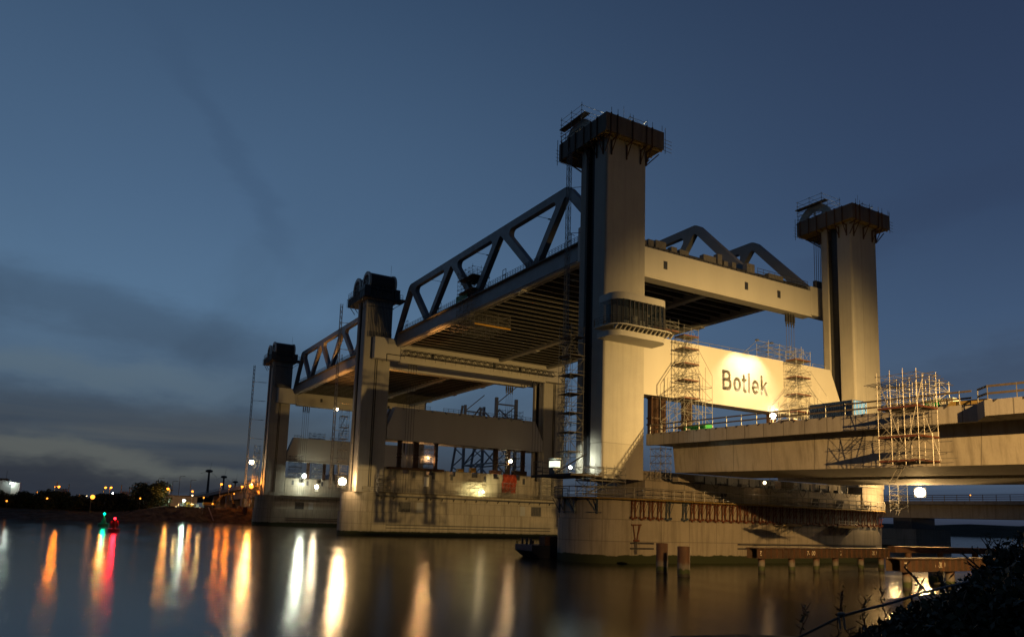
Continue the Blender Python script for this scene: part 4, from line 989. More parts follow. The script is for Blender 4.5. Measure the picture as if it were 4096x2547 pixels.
g = MB()
for i in range(26):
    xx = 2+i*1.75; zz = 18.5+SL*xx; g.prism([(xx, zz), (xx+.35, zz), (xx, zz-.22)], 7.36, 7.446, 'y')
for i in range(12): xx = 50+i*2.4; zz = 18.3+SL*xx; g.prism([(xx, zz), (xx+.35, zz), (xx, zz-.22)], 4.42, 4.496, 'y')
g.build('edge_lugs', 'dark_steel', va)
for x_ in (1.2, 1.9): MB().box(x_, x_+1.2, 12 if x_ < 1.5 else 33, 15.2 if x_ < 1.5 else 36, 11.81, 12.9).build('bearing_block', 'concrete_wall', va)
vr = thing('edge_railing', 'temporary railing of steel posts and planks along the viaduct edge', 'railing', (20, 7.8, 18.5))
posts = MB(); planks = MB(); xx = 1.2
while xx < 46.5:
    zz = 18.5+SL*xx; posts.tube((xx, 7.7, zz), (xx, 7.7, zz+1.35), .045, 5); posts.box(xx-.12, xx+.12, 7.6, 7.8, zz, zz+.06); xx += 2.45
for h_ in (.55, 1.2): planks.hexa([(1,7.74,18.48+h_),(46.4,7.74,18.5+SL*46.4+h_),(46.4,7.79,18.5+SL*46.4+h_),(1,7.79,18.48+h_),(1,7.74,18.66+h_),(46.4,7.74,18.68+SL*46.4+h_),(46.4,7.79,18.68+SL*46.4+h_),(1,7.79,18.66+h_)])
pp = [(47.2, 7.3, 17.72), (49.3, 4.9, 17.52)]+[(49.3+2.4*i, 4.9, 17.49-.04*i) for i in range(1, 14)]
for a in pp: posts.tube(a, (a[0], a[1], a[2]+1.35), .045, 5)
for a, b_ in zip(pp, pp[1:]):
    for h_ in (.6, 1.25): planks.beam(Vector(a)+Vector((0,0,h_)), Vector(b_)+Vector((0,0,h_)), .05, .2)
posts.build('railing_post', 'galvanised', vr); planks.build('railing_plank', 'wood', vr)

# things on the viaduct
ct = thing('shipping_container', 'dark blue shipping container with lighter doors on the viaduct', 'container', (14, 42, 18))
cy0, cz0 = 40.6, 18.45
P1 = un(1996, 990, Y=30); 
def container(t_, x0, x1, y0, y1, z0, z1, mt):
    g = MB().box(x0, x1, y0, y1, z0, z1); n_ = int((x1-x0)/.3)
    for i in range(n_): g.box(x0+.1+i*.3, x0+.25+i*.3, y0-.05, y0-.002, z0+.2, z1-.2)
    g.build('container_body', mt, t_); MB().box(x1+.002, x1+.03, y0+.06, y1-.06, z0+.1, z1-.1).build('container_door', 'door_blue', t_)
    g = MB()
    for q in (x0, x1-.15): 
        for r_ in (y0-.06, y1-.12): g.box(q, q+.15, r_, r_+.18, z0-.003, z1+.05)
    for i in range(4): g.tube((x1+.05, y0+.35+i*(y1-y0-.7)/3, z0+.15), (x1+.05, y0+.35+i*(y1-y0-.7)/3, z1-.15), .03, 4)
    g.build('door_bars', 'galvanised', t_)
ORG[ct.name] = Vector((26, 13, 18)); ct.location = (26, 13, 18)
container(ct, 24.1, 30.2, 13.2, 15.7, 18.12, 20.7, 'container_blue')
tk = thing('water_tanks', 'pale liquid tanks standing behind the scaffold on the viaduct', 'tank', (41.5, 9.8, 17.5))
for q in range(2):
    MB().box(41.0+q*1.6, 42.3+q*1.6, 9.2, 10.5, 17.5, 18.9).build('tank_body', 'tank_white' if q else 'green_paint', tk, bevel=.1)
    g = MB()
    for i in range(6): g.tube((41.0+q*1.6+i*.26, 9.15, 17.5), (41.0+q*1.6+i*.26, 9.15, 18.95), .02, 4)
    g.build('tank_cage', 'galvanised', tk)
gc = thing('equipment_box', 'bright green equipment box beside the viaduct railing', 'equipment box', (8.5, 9.3, 18.4))
MB().box(6.8, 11.0, 8.9, 10.3, 18.15, 19.15).build('box_body', 'green_paint', gc, bevel=.05)
g = MB()
for i in range(12): g.box(6.9+i*.34, 7.05+i*.34, 8.84, 8.898, 18.3, 19.0)
g.build('box_ribs', 'green_paint', gc); MB().box(7.4, 8.2, 8.8, 8.838, 18.3, 18.8).build('notice_plate', 'white_paint', gc)
wp = thing('plank_stack', 'stack of orange and white barrier boards on the viaduct', 'boards', (24, 9.6, 18.3))
for i in range(4): MB().box(22.6, 25.0, 9.3, 9.9, 18.05+i*.16, 18.17+i*.16).build('barrier_board', ('red_board', 'white_paint')[i % 2], wp)
wd = thing('plank_stack', 'heap of yellow formwork planks on the bend of the viaduct', 'boards', (46, 8.4, 18))
for i in range(4): MB().obox((45.6+.1*i, 8.6, 17.85+i*.12), (1.6, .2, 0), (0, .5, 0), (0, 0, .05)).build('plank', 'yellow_wood', wd)
tag(MB().prism(arc(54.4, 6.0, .22, 0, 360, 12)[:-1], 17.45, 18.0).build('paint_drum', 'buoy_red', origin=(54.4, 6.0, 17.45)), 'small red drum on the viaduct at the right edge', 'drum')
ma = thing('pedestal_mast', 'grey steel guide mast standing beside the end of the Botlek beam', 'steel mast', (3, 50, 18))
MB().box(-1.6, -1.1, 54.0, 54.5, 18.1, 27.6).build('mast_post', 'dark_steel', ma); MB().box(-1.8, -.9, 53.6, 55.8, 27.0, 28.0).build('mast_head', 'rib_steel', ma)

# ------------------------------------------------------------------ lamps
def lampset(name, label, p, power, color, glow, r=.45, post=0.0, lr=.35, cat='floodlight', head=True, grp=None, aim='river', cone=84, fill=0, foff=None):
    p = Vector(p); t_ = thing(name, label, cat, tuple(p-Vector((0,0,post))), grp)
    if post: g = MB(); g.tube(p-Vector((0,0,post)), p, .07, 5); g.build('lamp_post', 'galvanised', t_)
    if head:
        d = (CAM-p); d.z = 0; d.normalize(); g = MB(); s_ = Vector((-d.y, d.x, 0)); g.obox(p-d*(r*.55+.03), s_*r*1.15, Vector((0,0,r*1.05)), d*.08); g.build('lamp_housing', 'dark_steel', t_)
    MB().sphere(p, r, 12, 8).build('lamp_glass', glow, t_, smooth=True)
    if power:
        if aim is None: point(t_, p, power, color, max(lr, r*1.05))
        else:
            d_ = bpy.data.lights.new('lamp_light', 'SPOT'); d_.energy = power; d_.color = color; d_.spot_size = R(cone); d_.spot_blend = .35; d_.shadow_soft_size = r
            o_ = bpy.data.objects.new('lamp_light', d_); C.objects.link(o_); o_.parent = t_
            a_ = (CAM-p).normalized()+Vector((0, 0, -.30)) if aim == 'river' else Vector(aim)
            o_.location = p+a_.normalized()*(r*1.15)-ORG[t_.name]; o_.rotation_euler = a_.to_track_quat('-Z', 'Y').to_euler()
        if fill: point(t_, p+Vector(foff or (0, 0, r*1.3)), fill, color, .2)
    return t_
SOD = (1.0, 0.23, 0.012); WH = (1.0, 0.80, 0.52); COOL = (0.75, 1.0, 0.75)
lampset('floodlight', 'starlike white floodlight on the viaduct in front of the Botlek beam', (20.0, 11.6, 19.6), 500, WH, 'glow_warm', .36, post=1.6, fill=250)
lampset('floodlight', 'bright floodlight below the viaduct at the right, near the pier end', (9.0, 60.6, 12.3), 70000, (1.0, .60, .22), 'glow_warm', .8, cone=60, fill=2600, foff=(-5.5, 0, -.6))
lampset('floodlight', 'brightest floodlight at the left foot of the middle near tower', (-103.0, -3.9, 13.5), 5200, (1.0, .60, .26), 'glow_warm', .95, post=2.0, fill=2600, foff=(-1.5, 1.6, .3))
lampset('floodlight', 'small star lamp high beside the middle near tower', tuple(un(1004+0, 1040, X=-112)) if False else (-113.5, -3.2, 33.2), 24000, (1.0, .42, .08), 'glow_warm', .3, aim=(-.35, .8, .8), cone=80)
lampset('floodlight', 'yellow white lamp at the left side of the leftmost tower', (-213.0, -4.2, 23.4), 2300, (1.0, .70, .32), 'glow_warm', .8)
lampset('floodlight', 'cool white lamp on the farthest pier under its counterweight', (-205.0, 14.0, 18.9), 2200, (.95, 1.0, .75), 'glow_white', .8, fill=2600, foff=(-.5, 0, -3))
lampset('floodlight', 'warm lamp low in front of the farthest pier wall', (-203.5, 18.6, 15.0), 1700, WH, 'glow_warm', .75, fill=600)
lampset('floodlight', 'orange white lamp between the columns on the middle pier', (-103.0, 45.4, 21.8), 350, (1.0, .55, .22), 'glow_warm', .45, fill=2200, foff=(-2.4, .6, -.6))
lampset('work_light', 'work light behind the lit scaffold between two columns', (-104.6, 20.4, 21.0), 300, (1.0, .52, .20), 'glow_small', .2, fill=2600, foff=(-.9, 0, .3))
lampset('work_light', 'low spotlight making the yellow patch on the middle pier wall', (-101.3, 35.8, 12.6), 7000, (1.0, .85, .38), 'glow_warm', .28, aim=(-1, 0, .25), cone=140)
lampset('work_light', 'white work light flooding the foot of the nearest tower', (-3.6, -2.9, 13.2), 2600, (.95, 1.0, .80), 'glow_white', .22, aim=(.1, 1, .12), cone=120)
lampset('work_light', 'orange light in a gap under the viaduct above the pier wall', (1.6, 31.0, 12.6), 60, (1.0, .5, .15), 'glow_small', .25, aim=None)
lampset('floodlight', 'orange lamp at the foot of the leftmost tower above the far landing', (-213.8, -3.4, 14.2), 1500, (1.0, .35, .05), 'glow_sodium', .8, fill=6000)
for (p_, q_, c_, e_) in (((-101.5, 9.0, 13.2), (-77, 11.5, 50.5), 17, 130000), ((-114.5, -2.4, 14.5), (-155, 12, 50.5), 26, 260000)):  # unseen spots added to imitate the lamps' orange reflection under the spans
    l_ = bpy.data.lights.new('uplight', 'SPOT'); l_.energy = e_; l_.color = (1.0, .42, .10); l_.spot_size = R(c_); l_.spot_blend = 1; l_.shadow_soft_size = .4
    lo_ = bpy.data.objects.new('uplight', l_); C.objects.link(lo_); lo_.location = p_; lo_.rotation_euler = (Vector(q_)-Vector(p_)).to_track_quat('-Z', 'Y').to_euler()
UA = (-92, 12, 50)
upl = bpy.data.lights.new('uplight', 'SPOT'); upl.energy = 30000; upl.color = (1.0, .42, .10); upl.spot_size = R(30); upl.spot_blend = 1; upl.shadow_soft_size = .5  # another unseen spot, added for the orange glow below the near span
upo = bpy.data.objects.new('uplight', upl); C.objects.link(upo); upo.location = (-101.5, 9.0, 13.2); upo.rotation_euler = (Vector(UA)-upo.location).to_track_quat('-Z', 'Y').to_euler()
# assumed floodlights, added unseen behind the piers to light the next one
for i, (xx, yy) in enumerate(((-12.6, 26), (-12.6, 44), (-116.6, 26))):
    t_ = thing('floodlight', 'unseen floodlight added low behind a pier to light the next pier', 'floodlight', (xx, yy, 12.0), 'added unseen floodlights behind the piers')
    MB().box(xx-.3, xx, yy-.5, yy+.5, 12.0, 12.7).build('lamp_housing', 'dark_steel', t_)  # housing added along with the unseen lamp
    d = bpy.data.lights.new('added_pier_light', 'SPOT'); d.energy = 11000; d.color = (1.0, .62, .22); d.spot_size = R(64); d.spot_blend = 1; d.shadow_soft_size = 1.3
    o_ = bpy.data.objects.new('lamp_light', d); C.objects.link(o_); o_.parent = t_; o_.location = (-.4, 0, .3)
    o_.rotation_euler = Vector((-1, .06, .03)).to_track_quat('-Z', 'Y').to_euler()
# sign floodlights on the Botlek beam
t_ = thing('sign_lights', 'pair of hooded lamps on an arm above the word Botlek', 'lamps', (-2, 32, 34.4))
g = MB(); g.tube((-3.2, 31.6, 34.4), (1.0, 30.4, 35.7), .035, 5); g.tube((-3.2, 31.6, 34.4), (1.0, 33.5, 35.7), .035, 5); g.tube((1.0, 30.4, 35.7), (1.0, 33.5, 35.7), .03, 5)
g.build('lamp_arm', 'galvanised', t_)
for yy in (30.3, 33.7):
    MB().sphere((1.1, yy, 35.75), .36, 10, 6, .45).build('lamp_hood', 'dark_steel', t_, smooth=True)
    d = bpy.data.lights.new('sign_light', 'SPOT'); d.energy = 4600; d.color = (1.0, .80, .50); d.spot_size = R(96); d.spot_blend = .7; d.shadow_soft_size = .18
    o_ = bpy.data.objects.new('lamp_light', d); C.objects.link(o_); o_.parent = t_; o_.location = Vector((1.1, yy, 35.5))-ORG[t_.name]
    o_.rotation_euler = Vector((-.62, 0, -1)).to_track_quat('-Z', 'Y').to_euler()
lampset('work_light', 'small uplight at the lower edge of the Botlek beam', (-2.2, 38.6, 25.5), 220, WH, 'glow_small', .12, aim=None)

# hoist cabin with the rental sign
el = thing('hoist_cabin', 'small lit hoist cabin with a sign, on a platform at the tower foot', 'hoist cabin', (-6.4, -3.6, 12.1))
MB().box(-7.4, -5.8, -4.2, -3.0, 14.5, 14.6).build('cabin_roof', 'white_paint', el)
MB().box(-7.3, -5.9, -4.1, -3.1, 13.3, 14.2).build('cabin_window', 'lit_window', el)
MB().box(-7.3, -5.9, -4.1, -3.1, 12.2, 13.296).build('cabin_body', 'dark_steel', el)
sign_text('cabin_sign', 'TE HUUR', .36, (-5.885, -3.6, 12.9), (0, 1, 0), 'white_paint', el)
pf = thing('access_platform', 'rusty red steel platform jutting left from the tower foot', 'platform', (-6, -4, 12))
MB().box(-9.5, .5, -5.6, -.1, 11.86, 12.1).build('platform_deck', 'wood', pf); MB().box(-9.5, .55, -5.75, -5.61, 11.75, 12.12).build('edge_channel', 'rust_light', pf)
g = MB(); railing(g, [(-9.3, -5.5, 12.1), (-6.8, -5.5, 12.1)], 2.0, 1.0, .05, (1, .6, .3)); railing(g, [(-9.3, -5.5, 12.1), (-9.3, -1, 12.1)], 2.0, 1.4, .05, (1, .6, .3))
g.build('platform_rail', 'dark_steel', pf); MB().tube((-4.2, -5.2, 12.2), (.6, -3.2, 14.9), .09, 5).build('leaning_pole', 'wood', pf)
# red sheet and bits on the middle pier
rs = thing('red_sheet', 'red tarpaulin hanging over the wall of the middle pier', 'tarpaulin', (-104, 47, 13))
g = MB()
for i in range(8):
    for j in range(8):
        f_ = lambda a, b_: (-104.9+.25*math.sin(a*2.1+b_)+.1*math.cos(b_*3), 44.0+a*.58+(.15 if b_ < 4 else 0), 18.1-b_*.66)
        p_ = [f_(i, j+1), f_(i+1, j+1), f_(i+1, j), f_(i, j)]; g.hexa([Vector(q)+Vector((-.04,0,0)) for q in (p_[0], p_[1])]+[Vector(q) for q in (p_[1], p_[0])]+[Vector(q)+Vector((-.04,0,0)) for q in (p_[3], p_[2])]+[Vector(q) for q in (p_[2], p_[3])])
g.build('sheet', 'red_cloth', rs)
for (a, b_, h_, mt, lb) in ((33.5, 35.2, 1.3, 'machine_yellow', 'small yellow box standing on the middle pier top'), (29.5, 31.2, .8, 'machine_yellow', 'low yellow machine on top of the middle pier'),
                   (40, 43.5, 1.0, 'orange_steel', 'orange steel beams stacked left of the middle pier lamp'), (47.5, 52, 1.3, 'rust_light', 'rusty crates stacked below the middle pier lamp')):
    t_ = thing('site_box', lb, 'site box', (-105, a, 18)); g = MB().box(-106, -104.6, a, b_, 18.02, 18.02+h_); g.build('box_body', mt, t_, bevel=.06)
    g = MB()
    for q in (a, b_-.08): g.box(-104.6, -104.53, q, q+.08, 18.02, 18.02+h_)
    g.beam((-104.55, a, 18.1), (-104.55, b_, 18.0+h_), .06); g.build('box_frame', 'dark_steel', t_)
t_ = thing('bearing_beams', 'dark steel grillage under the thick columns of the middle pier', 'steel beams', (-105, 18, 18))
g = MB()
for q in range(4): g.box(-107+q*1.1, -106.6+q*1.1, 8.6, 24.6, 17.62, 18.1)
g.box(-107, -103, 17, 24.8, 18.12, 18.19); g.build('beam_grillage', 'rust', t_)

# ------------------------------------------------------------------ jetty, piles, barge, buoys
def pile(x, y, r, z1, label, grp=None, z0=-4):
    t_ = thing('steel_pile', label, 'steel pile', (x, y, 0), grp)
    n_ = 24; g = MB().tube((x, y, z0), (x, y, z1), r, n_); g.tube((x, y, z1), (x, y, z1-2), r*.93, n_)
    k = len(g.v); 
    for rr in (r, r*.93):
        for i in range(n_): g.v.append((x+rr*math.cos(2*math.pi*i/n_), y+rr*math.sin(2*math.pi*i/n_), z1))
    for i in range(n_): j = (i+1) % n_; g.f.append((k+i, k+j, k+n_+j, k+n_+i))
    g.build('pile_tube', 'pile_steel', t_, smooth=True); MB().tube((x, y, z1-1.2), (x, y, z1-1.3), r*.92, n_, caps=True).build('pile_fill', 'soil', t_)
    return t_
pile(15.25, -2.5, .70, 3.45, 'left of two lone rusty piles standing in front of the nearest pier')
pile(20.4, -3.9, .70, 3.3, 'right of two lone rusty piles standing in front of the nearest pier')
pile(33.5, 22.5, .75, 2.1, 'thick dark pile behind the cut end of the front jetty beam')
jt = thing('jetty_beam', 'long rusty steel jetty beam on piles, chalked 7-300 and 7-200', 'jetty', (15, 30, 2.0))
J0, J1 = Vector((17.4, 10.4, 0)), Vector((15.1, 41.0, 0)); Jd = (J1-J0).normalized(); Jn = Vector((Jd.y, -Jd.x, 0))
g = MB(); c = (J0+J1)/2; hl = (J1-J0).length/2
for off in (-.75, .75):
    g.obox(c+Jn*off+Vector((0,0,2.44)), Jd*hl, Jn*.03, Vector((0,0,.58))); g.obox(c+Jn*off+Vector((0,0,3.03)), Jd*hl, Jn*.26, Vector((0,0,.03))); g.obox(c+Jn*off+Vector((0,0,1.85)), Jd*hl, Jn*.26, Vector((0,0,.03)))
g.build('girder', 'rust_light', jt)
g = MB()
for i in range(26): q = J0+Jd*(.2+i*1.2); g.obox(q+Jn*.9+Vector((0,0,2.44)), Jd*.025, Jn*.12, Vector((0,0,.56)))
g.build('stiffeners', 'rust', jt)
MB().obox(c+Vector((0,0,3.10)), Jd*hl, Jn*.9, Vector((0,0,.035))).build('deck_plate', 'rust_light', jt)
for (q, s_) in ((.6, 'Z'), (11.2, '7-300'), (18.2, 'Z'), (26.2, '7-200')):
    pos = J0+Jd*q+Jn*.79+Vector((0,0,2.44)); sign_text('chalk_text', s_, .80, tuple(pos), tuple(Jd), 'chalk', jt, .004, shear=.12)
for i, (xx, yy) in enumerate(((17.3, 12.2), (17.0, 18.2), (16.6, 23.6), (16.3, 28.0), (15.8, 34.3), (15.4, 39.6))):
    MB().tube((xx, yy, -4), (xx, yy, 1.82), .42, 16).build('jetty_pile', 'pile_steel', jt, smooth=True)
j2 = thing('jetty_beam', 'shorter rusty jetty beam in front right, chalked 6-300, behind the bush', 'jetty', (39, 13, 2))
A0, A1 = Vector((38.4, 7.0, 0)), Vector((38.0, 26.0, 0)); Ad = (A1-A0).normalized(); An = Vector((Ad.y, -Ad.x, 0)); c = (A0+A1)/2; hl = (A1-A0).length/2
g = MB()
for off in (-.75, .75):
    g.obox(c+An*off+Vector((0,0,2.44)), Ad*hl, An*.03, Vector((0,0,.58))); g.obox(c+An*off+Vector((0,0,3.03)), Ad*hl, An*.26, Vector((0,0,.03))); g.obox(c+An*off+Vector((0,0,1.85)), Ad*hl, An*.26, Vector((0,0,.03)))
g.build('girder', 'rust_light', j2)
g = MB()
for i in range(16): q = A0+Ad*(.2+i*1.2); g.obox(q+An*.9+Vector((0,0,2.44)), Ad*.025, An*.12, Vector((0,0,.56)))
g.build('stiffeners', 'rust', j2); MB().obox(c+Vector((0,0,3.10)), Ad*hl, An*.9, Vector((0,0,.035))).build('deck_plate', 'rust_light', j2)
for (q, s_) in ((.8, 'Z'), (7.0, '6-300')):
    pos = A0+Ad*q+An*.79+Vector((0,0,2.44)); sign_text('chalk_text', s_, .80, tuple(pos), tuple(Ad), 'chalk', j2, .004, shear=.12)
for yy in (9.4, 17.0, 24.0): MB().tube((38.3, yy, -4), (38.3, yy, 1.82), .45, 16).build('jetty_pile', 'pile_steel', j2, smooth=True)
j3 = thing('jetty_beam', 'distant dark jetty beam stretching right behind the chalked ones', 'jetty', (10, 60, 2))
g = MB(); g.beam((14.9, 43.0, 3.0), (19.5, 66, 3.0), 1.4, .9); g.beam((19.5, 66, 3.0), (35, 74, 3.0), 1.4, .9); g.build('girder', 'rust', j3)
for (xx, yy) in ((15.6, 46), (17, 52), (18.4, 59), (20, 66), (24, 68.5), (29, 71)): MB().tube((xx, yy, -4), (xx, yy, 2.55), .45, 12).build('jetty_pile', 'pile_steel', j3, smooth=True)

bg_ = thing('barge', 'dark work barge bow sticking out left of the nearest pier', 'barge', (-14, -2, 0))
B0 = Vector((-12.15, -3.6, 0)); Bd = Vector((0, 1, 0)); Bs = Vector((-1, 0, 0))
def BP(a, b_, z_): q = B0+Bd*a+Bs*b_; return (q.x, q.y, z_)
g = MB(); prof = [(0, 1.9), (0, 1.0), (2.2, -.5), (26, -.5), (26, 1.75)]
k = len(g.v)
for b_ in (0, 5.0): g.v += [BP(a, b_, z_) for a, z_ in prof]
n_ = len(prof); g.f.append(tuple(range(k, k+n_))); g.f.append(tuple(reversed(range(k+n_, k+2*n_))))
for i in range(n_): j = (i+1) % n_; g.f.append((k+i, k+j, k+n_+j, k+n_+i))
g.build('hull', 'hull', bg_, bevel=.06)
g = MB()
for a in (4.4, 3.1, 2.0): MB().tube(BP(1.0, a, 1.85), BP(1.0, a, 2.65), .16, 10, caps=True).tube(BP(1.0, a, 2.65), BP(1.0, a, 2.8), .25, 10, caps=True).build('bollard', 'dark_steel', bg_, smooth=True)
MB().tube(BP(.3, 4.9, 1.9), BP(.3, 4.9, 2.4), .12, 8, caps=True).build('bow_post', 'machine_yellow', bg_)
g = MB(); g.obox(Vector(BP(3.6, 1.0, 2.5)), Bd*1.2, Bs*.8, Vector((0,0,.75))); g.build('deck_container', 'rust', bg_)
g = MB(); g.box(0,0,0,0,0,0) if False else g.path([BP(1.6+.3*math.cos(q), 2.6+.3*math.sin(q), 2.0+q*.02) for q in range(0, 26)], .06, 4); g.build('coiled_rope', 'wood', bg_)
def buoy(p, mt, glow, col, label, can, sc=1.0):
    x, y = p; t_ = thing('navigation_buoy', label, 'buoy', (x, y, 0), 'lit channel buoys')
    MB().prism(arc(x, y, 1.5*sc, 0, 360, 20)[:-1], -.4, .85*sc).build('float', mt, t_, smooth=True, bevel=.08)
    g = MB()
    if can:
        g.prism(arc(x, y, .45*sc, 0, 360, 14)[:-1], .85*sc, 3.0*sc); g.box(x-.08, x+.08, y-.95*sc, y+.95*sc, 1.2*sc, 2.9*sc); g.box(x-.95*sc, x+.95*sc, y-.08, y+.08, 1.2*sc, 2.9*sc)
    else:
        g.tube((x, y, .85*sc), (x, y, 2.9*sc), .8*sc, 14, .16*sc)
    g.build('topmark', mt, t_); MB().tube((x, y, 2.9*sc), (x, y, 3.35*sc), .12, 8).build('lantern_post', 'dark_steel', t_)
    MB().sphere((x, y, 3.5*sc), .3*sc, 10, 8).build('lantern', glow, t_, smooth=True); point(t_, (x, y, 3.5*sc), 2600 if can else 1500, col, .32)
buoy((-148.1, -54.5), 'buoy_green', 'glow_green', (.0, .9, .45), 'green lit channel buoy in the left of the river', False, .95)
buoy((-103.7, -54.3), 'buoy_red', 'glow_red', (1.0, .01, .02), 'red lit channel buoy in front of the green one', True, .82)

# ------------------------------------------------------------------ left bank: viaduct, plant, buildings, lamps
lv = thing('approach_viaduct', 'far approach viaduct sloping down to the left shore behind the leftmost tower', 'viaduct', (-260, 25, 10))
def SZ(x): return 18.4 + (x+216)*0.026
def lbox(g, x0, x1, y0, y1, dz0, dz1): return g.hexa([(x0,y0,SZ(x0)+dz0),(x1,y0,SZ(x1)+dz0),(x1,y1,SZ(x1)+dz0),(x0,y1,SZ(x0)+dz0),(x0,y0,SZ(x0)+dz1),(x1,y0,SZ(x1)+dz1),(x1,y1,SZ(x1)+dz1),(x0,y1,SZ(x0)+dz1)])
lbox(MB(), -520, -213, 7.5, 50, -1.6, 0).build('deck_slab', 'parapet_concrete', lv)
for a, b_ in ((10, 26), (31, 47)): lbox(MB(), -330, -213, a, b_, -5.6, -1.604).build('box_girder', 'viaduct_web', lv)
for xx in (-262, -300, -340, -380): MB().box(xx-1.5, xx+1.5, 10, 47, 3, SZ(xx)-5.62 if xx > -330 else SZ(xx)-1.62).build('support_wall', 'concrete_wall', lv)
g = MB(); railing(g, [(-216, 7.6, SZ(-216)), (-520, 7.6, SZ(-520))], 1.3, 3.0, .07, (1, .5)); g.build('viaduct_railing', 'galvanised', lv)
scaffold('bank_scaffold', 'lit scaffold against the far viaduct on the left shore', -270, -263, 5.8, 7.3, 5.8, 18.5, 4, 2, 2.0, plats=(), toe=False, r=.07)
scaffold('bank_scaffold', 'orange lit scaffold under the viaduct end at the leftmost tower', -222, -215.5, -2.5, 5.5, 9.5, 14.5, 4, 4, 1.2, plats=(11.5,), toe=False, r=.06)
def street_lamp(p, h, arm, label, glow=None, power=0, col=SOD, grp='street lamps on the left shore', cat='street lamp', double=False):
    p = Vector(p); t_ = thing('street_lamp', label, cat, tuple(p), grp)
    g = MB(); g.tube(p, p+Vector((0,0,h)), .16, 6, .09); ends = [arm]+([-arm] if double else [])
    for a in ends: g.tube(p+Vector((0,0,h)), p+Vector((0, a, h+.15)), .09, 5)
    g.build('lamp_post', 'rib_steel', t_)
    for a in ends:
        e_ = p+Vector((0, a, h+.12)); MB().obox(e_, (0, .5, 0), (.22, 0, 0), (0, 0, .09)).build('lamp_head', glow or 'dark_steel', t_)
        if glow: MB().sphere(e_-Vector((-.1,0,.2)), .8 if 'brightest' in label else .46, 10, 8).build('lamp_glass', glow, t_, smooth=True)
        if power: point(t_, e_-Vector((-.4,0,.35)), power, col, .5)
    return t_
def place(u, v, X): q = un(u, v, X=X); return q
def lampat(u, vtop, X, base, label, **k):
    q = un(u, vtop, X=X); return street_lamp((q.x, q.y-k.get('arm', 1.2), base), q.z-base, k.pop('arm', 1.2), label, **k)
lampat(140, 1155, -275, 4.5, 'sodium street lamp left of the trees on the left shore', arm=1.5, glow='glow_sodium', power=4620)
lampat(220, 1179, -236, 1.8, 'brightest orange lamp low above the left shore', arm=.4, glow='glow_sodium', power=6720)
lampat(251, 1157, -300, 5, 'left one of two orange lamps side by side above the left shore', arm=.6, glow='glow_sodium', power=5040)
lampat(264, 1157, -306, 5, 'right one of two orange lamps side by side above the left shore', arm=.4, glow='glow_sodium', power=1680)
lampat(399, 1160, -253, 5.6, 'orange lamp at the right edge of the round tree', arm=-.6, glow='glow_sodium', power=2100, col=(1, .42, .08))
lampat(457, 1166, -300, 6, 'orange lamp over the site road right of the round tree', arm=-.6, glow='glow_sodium', power=1050)
lampat(437, 1188, -258, 5.8, 'cool green-white work lamp in the construction yard', arm=.3, glow='glow_white', power=2200, col=(.6, 1, .8))
lampat(612, 1165, -262, 9, 'orange lamp close left of the leftmost tower base', arm=.5, glow='glow_sodium', power=3780)
lampat(546, 1153, -262, 12, 'small orange lamp under the edge of the far viaduct', arm=.3, glow='glow_sodium', power=2520)
lampat(526, 1149, -262, 8, 'orange lamp on the lit scaffold beside the far viaduct', arm=.3, glow='glow_sodium', power=1470)
lampat(575, 1155, -258, 12, 'orange lamp between the far viaduct scaffold and the leftmost tower', arm=.3, glow='glow_sodium', power=630)
for (u, v, lb) in ((430, 1131, 'tall unlit street lamp on the ramp, right of the round tree'), (456, 1140, 'unlit street lamp leaning left on the ramp'), (553, 1139, 'unlit lamp beside the second turbine'), (413, 1143, 'short unlit street lamp on the ramp'),
                   (380, 1136, 'unlit street lamp rising behind the round tree'), (345, 1146, 'unlit street lamp at the left end of the ramp'), (322, 1153, 'unlit street lamp left of the round tree')):
    lampat(u+8, v, -330, 6, lb, arm=2.0)
YL = ('small white lamp on a mast right of the orange pair', 'tiny white lamp between the dark trees left of the brightest lamp', 'small yellow light beside the tiny white lamp', 'faint light left of the brightest orange lamp', 'faint light right of the brightest orange lamp',
      'small warm light at the end of the reddish house', 'pale light on the ramp beyond the shed', 'warm light low in the yard left of the green lamp', 'warm light low in the yard under the shed', 'small light on the yard right of the green lamp')
for i, (u, v, g_, r_) in enumerate(((268, 1171, 'glow_white', .3), (134, 1174, 'glow_white', .38), (139, 1178, 'glow_small', .3), (206, 1178, 'glow_small', .25), (240, 1188, 'glow_small', .2), (283, 1193, 'glow_small', .2), (457, 1176, 'glow_small', .25), (418, 1203, 'glow_small', .25), (448, 1200, 'glow_small', .3), (474, 1206, 'glow_small', .25))):
    q = un(u, v, X=-268); t_ = thing('yard_light', YL[i], 'light', (q.x, q.y, 4)); MB().tube((q.x-.3, q.y, 4), (q.x-.3, q.y, q.z), .08, 5).build('lamp_post', 'rib_steel', t_); MB().sphere(q, r_, 8, 6).build('lamp_glass', g_, t_, smooth=True)
    if i in (2, 7, 8, 9): point(t_, (q.x+1.5, q.y, q.z+.6), 2200, (1, .5, .15), .3)
q_ = ((16, 1189, 'tiny orange light by the factory foot'), (88, 1168, 'tiny orange light on the shore under the yellow post'), (112, 1183, 'tiny orange light low between the dark trees'), (158, 1170, 'tiny orange light right of the first street lamp'), (188, 1176, 'tiny orange light between the first and the brightest lamp'),
      (302, 1178, 'tiny orange light over the reddish house roof'), (333, 1183, 'tiny orange light at the right end of the reddish house'), (484, 1181, 'tiny orange light where the ramp begins'), (505, 1196, 'tiny orange light behind the excavator body'), (556, 1172, 'tiny orange light under the far viaduct girder'))
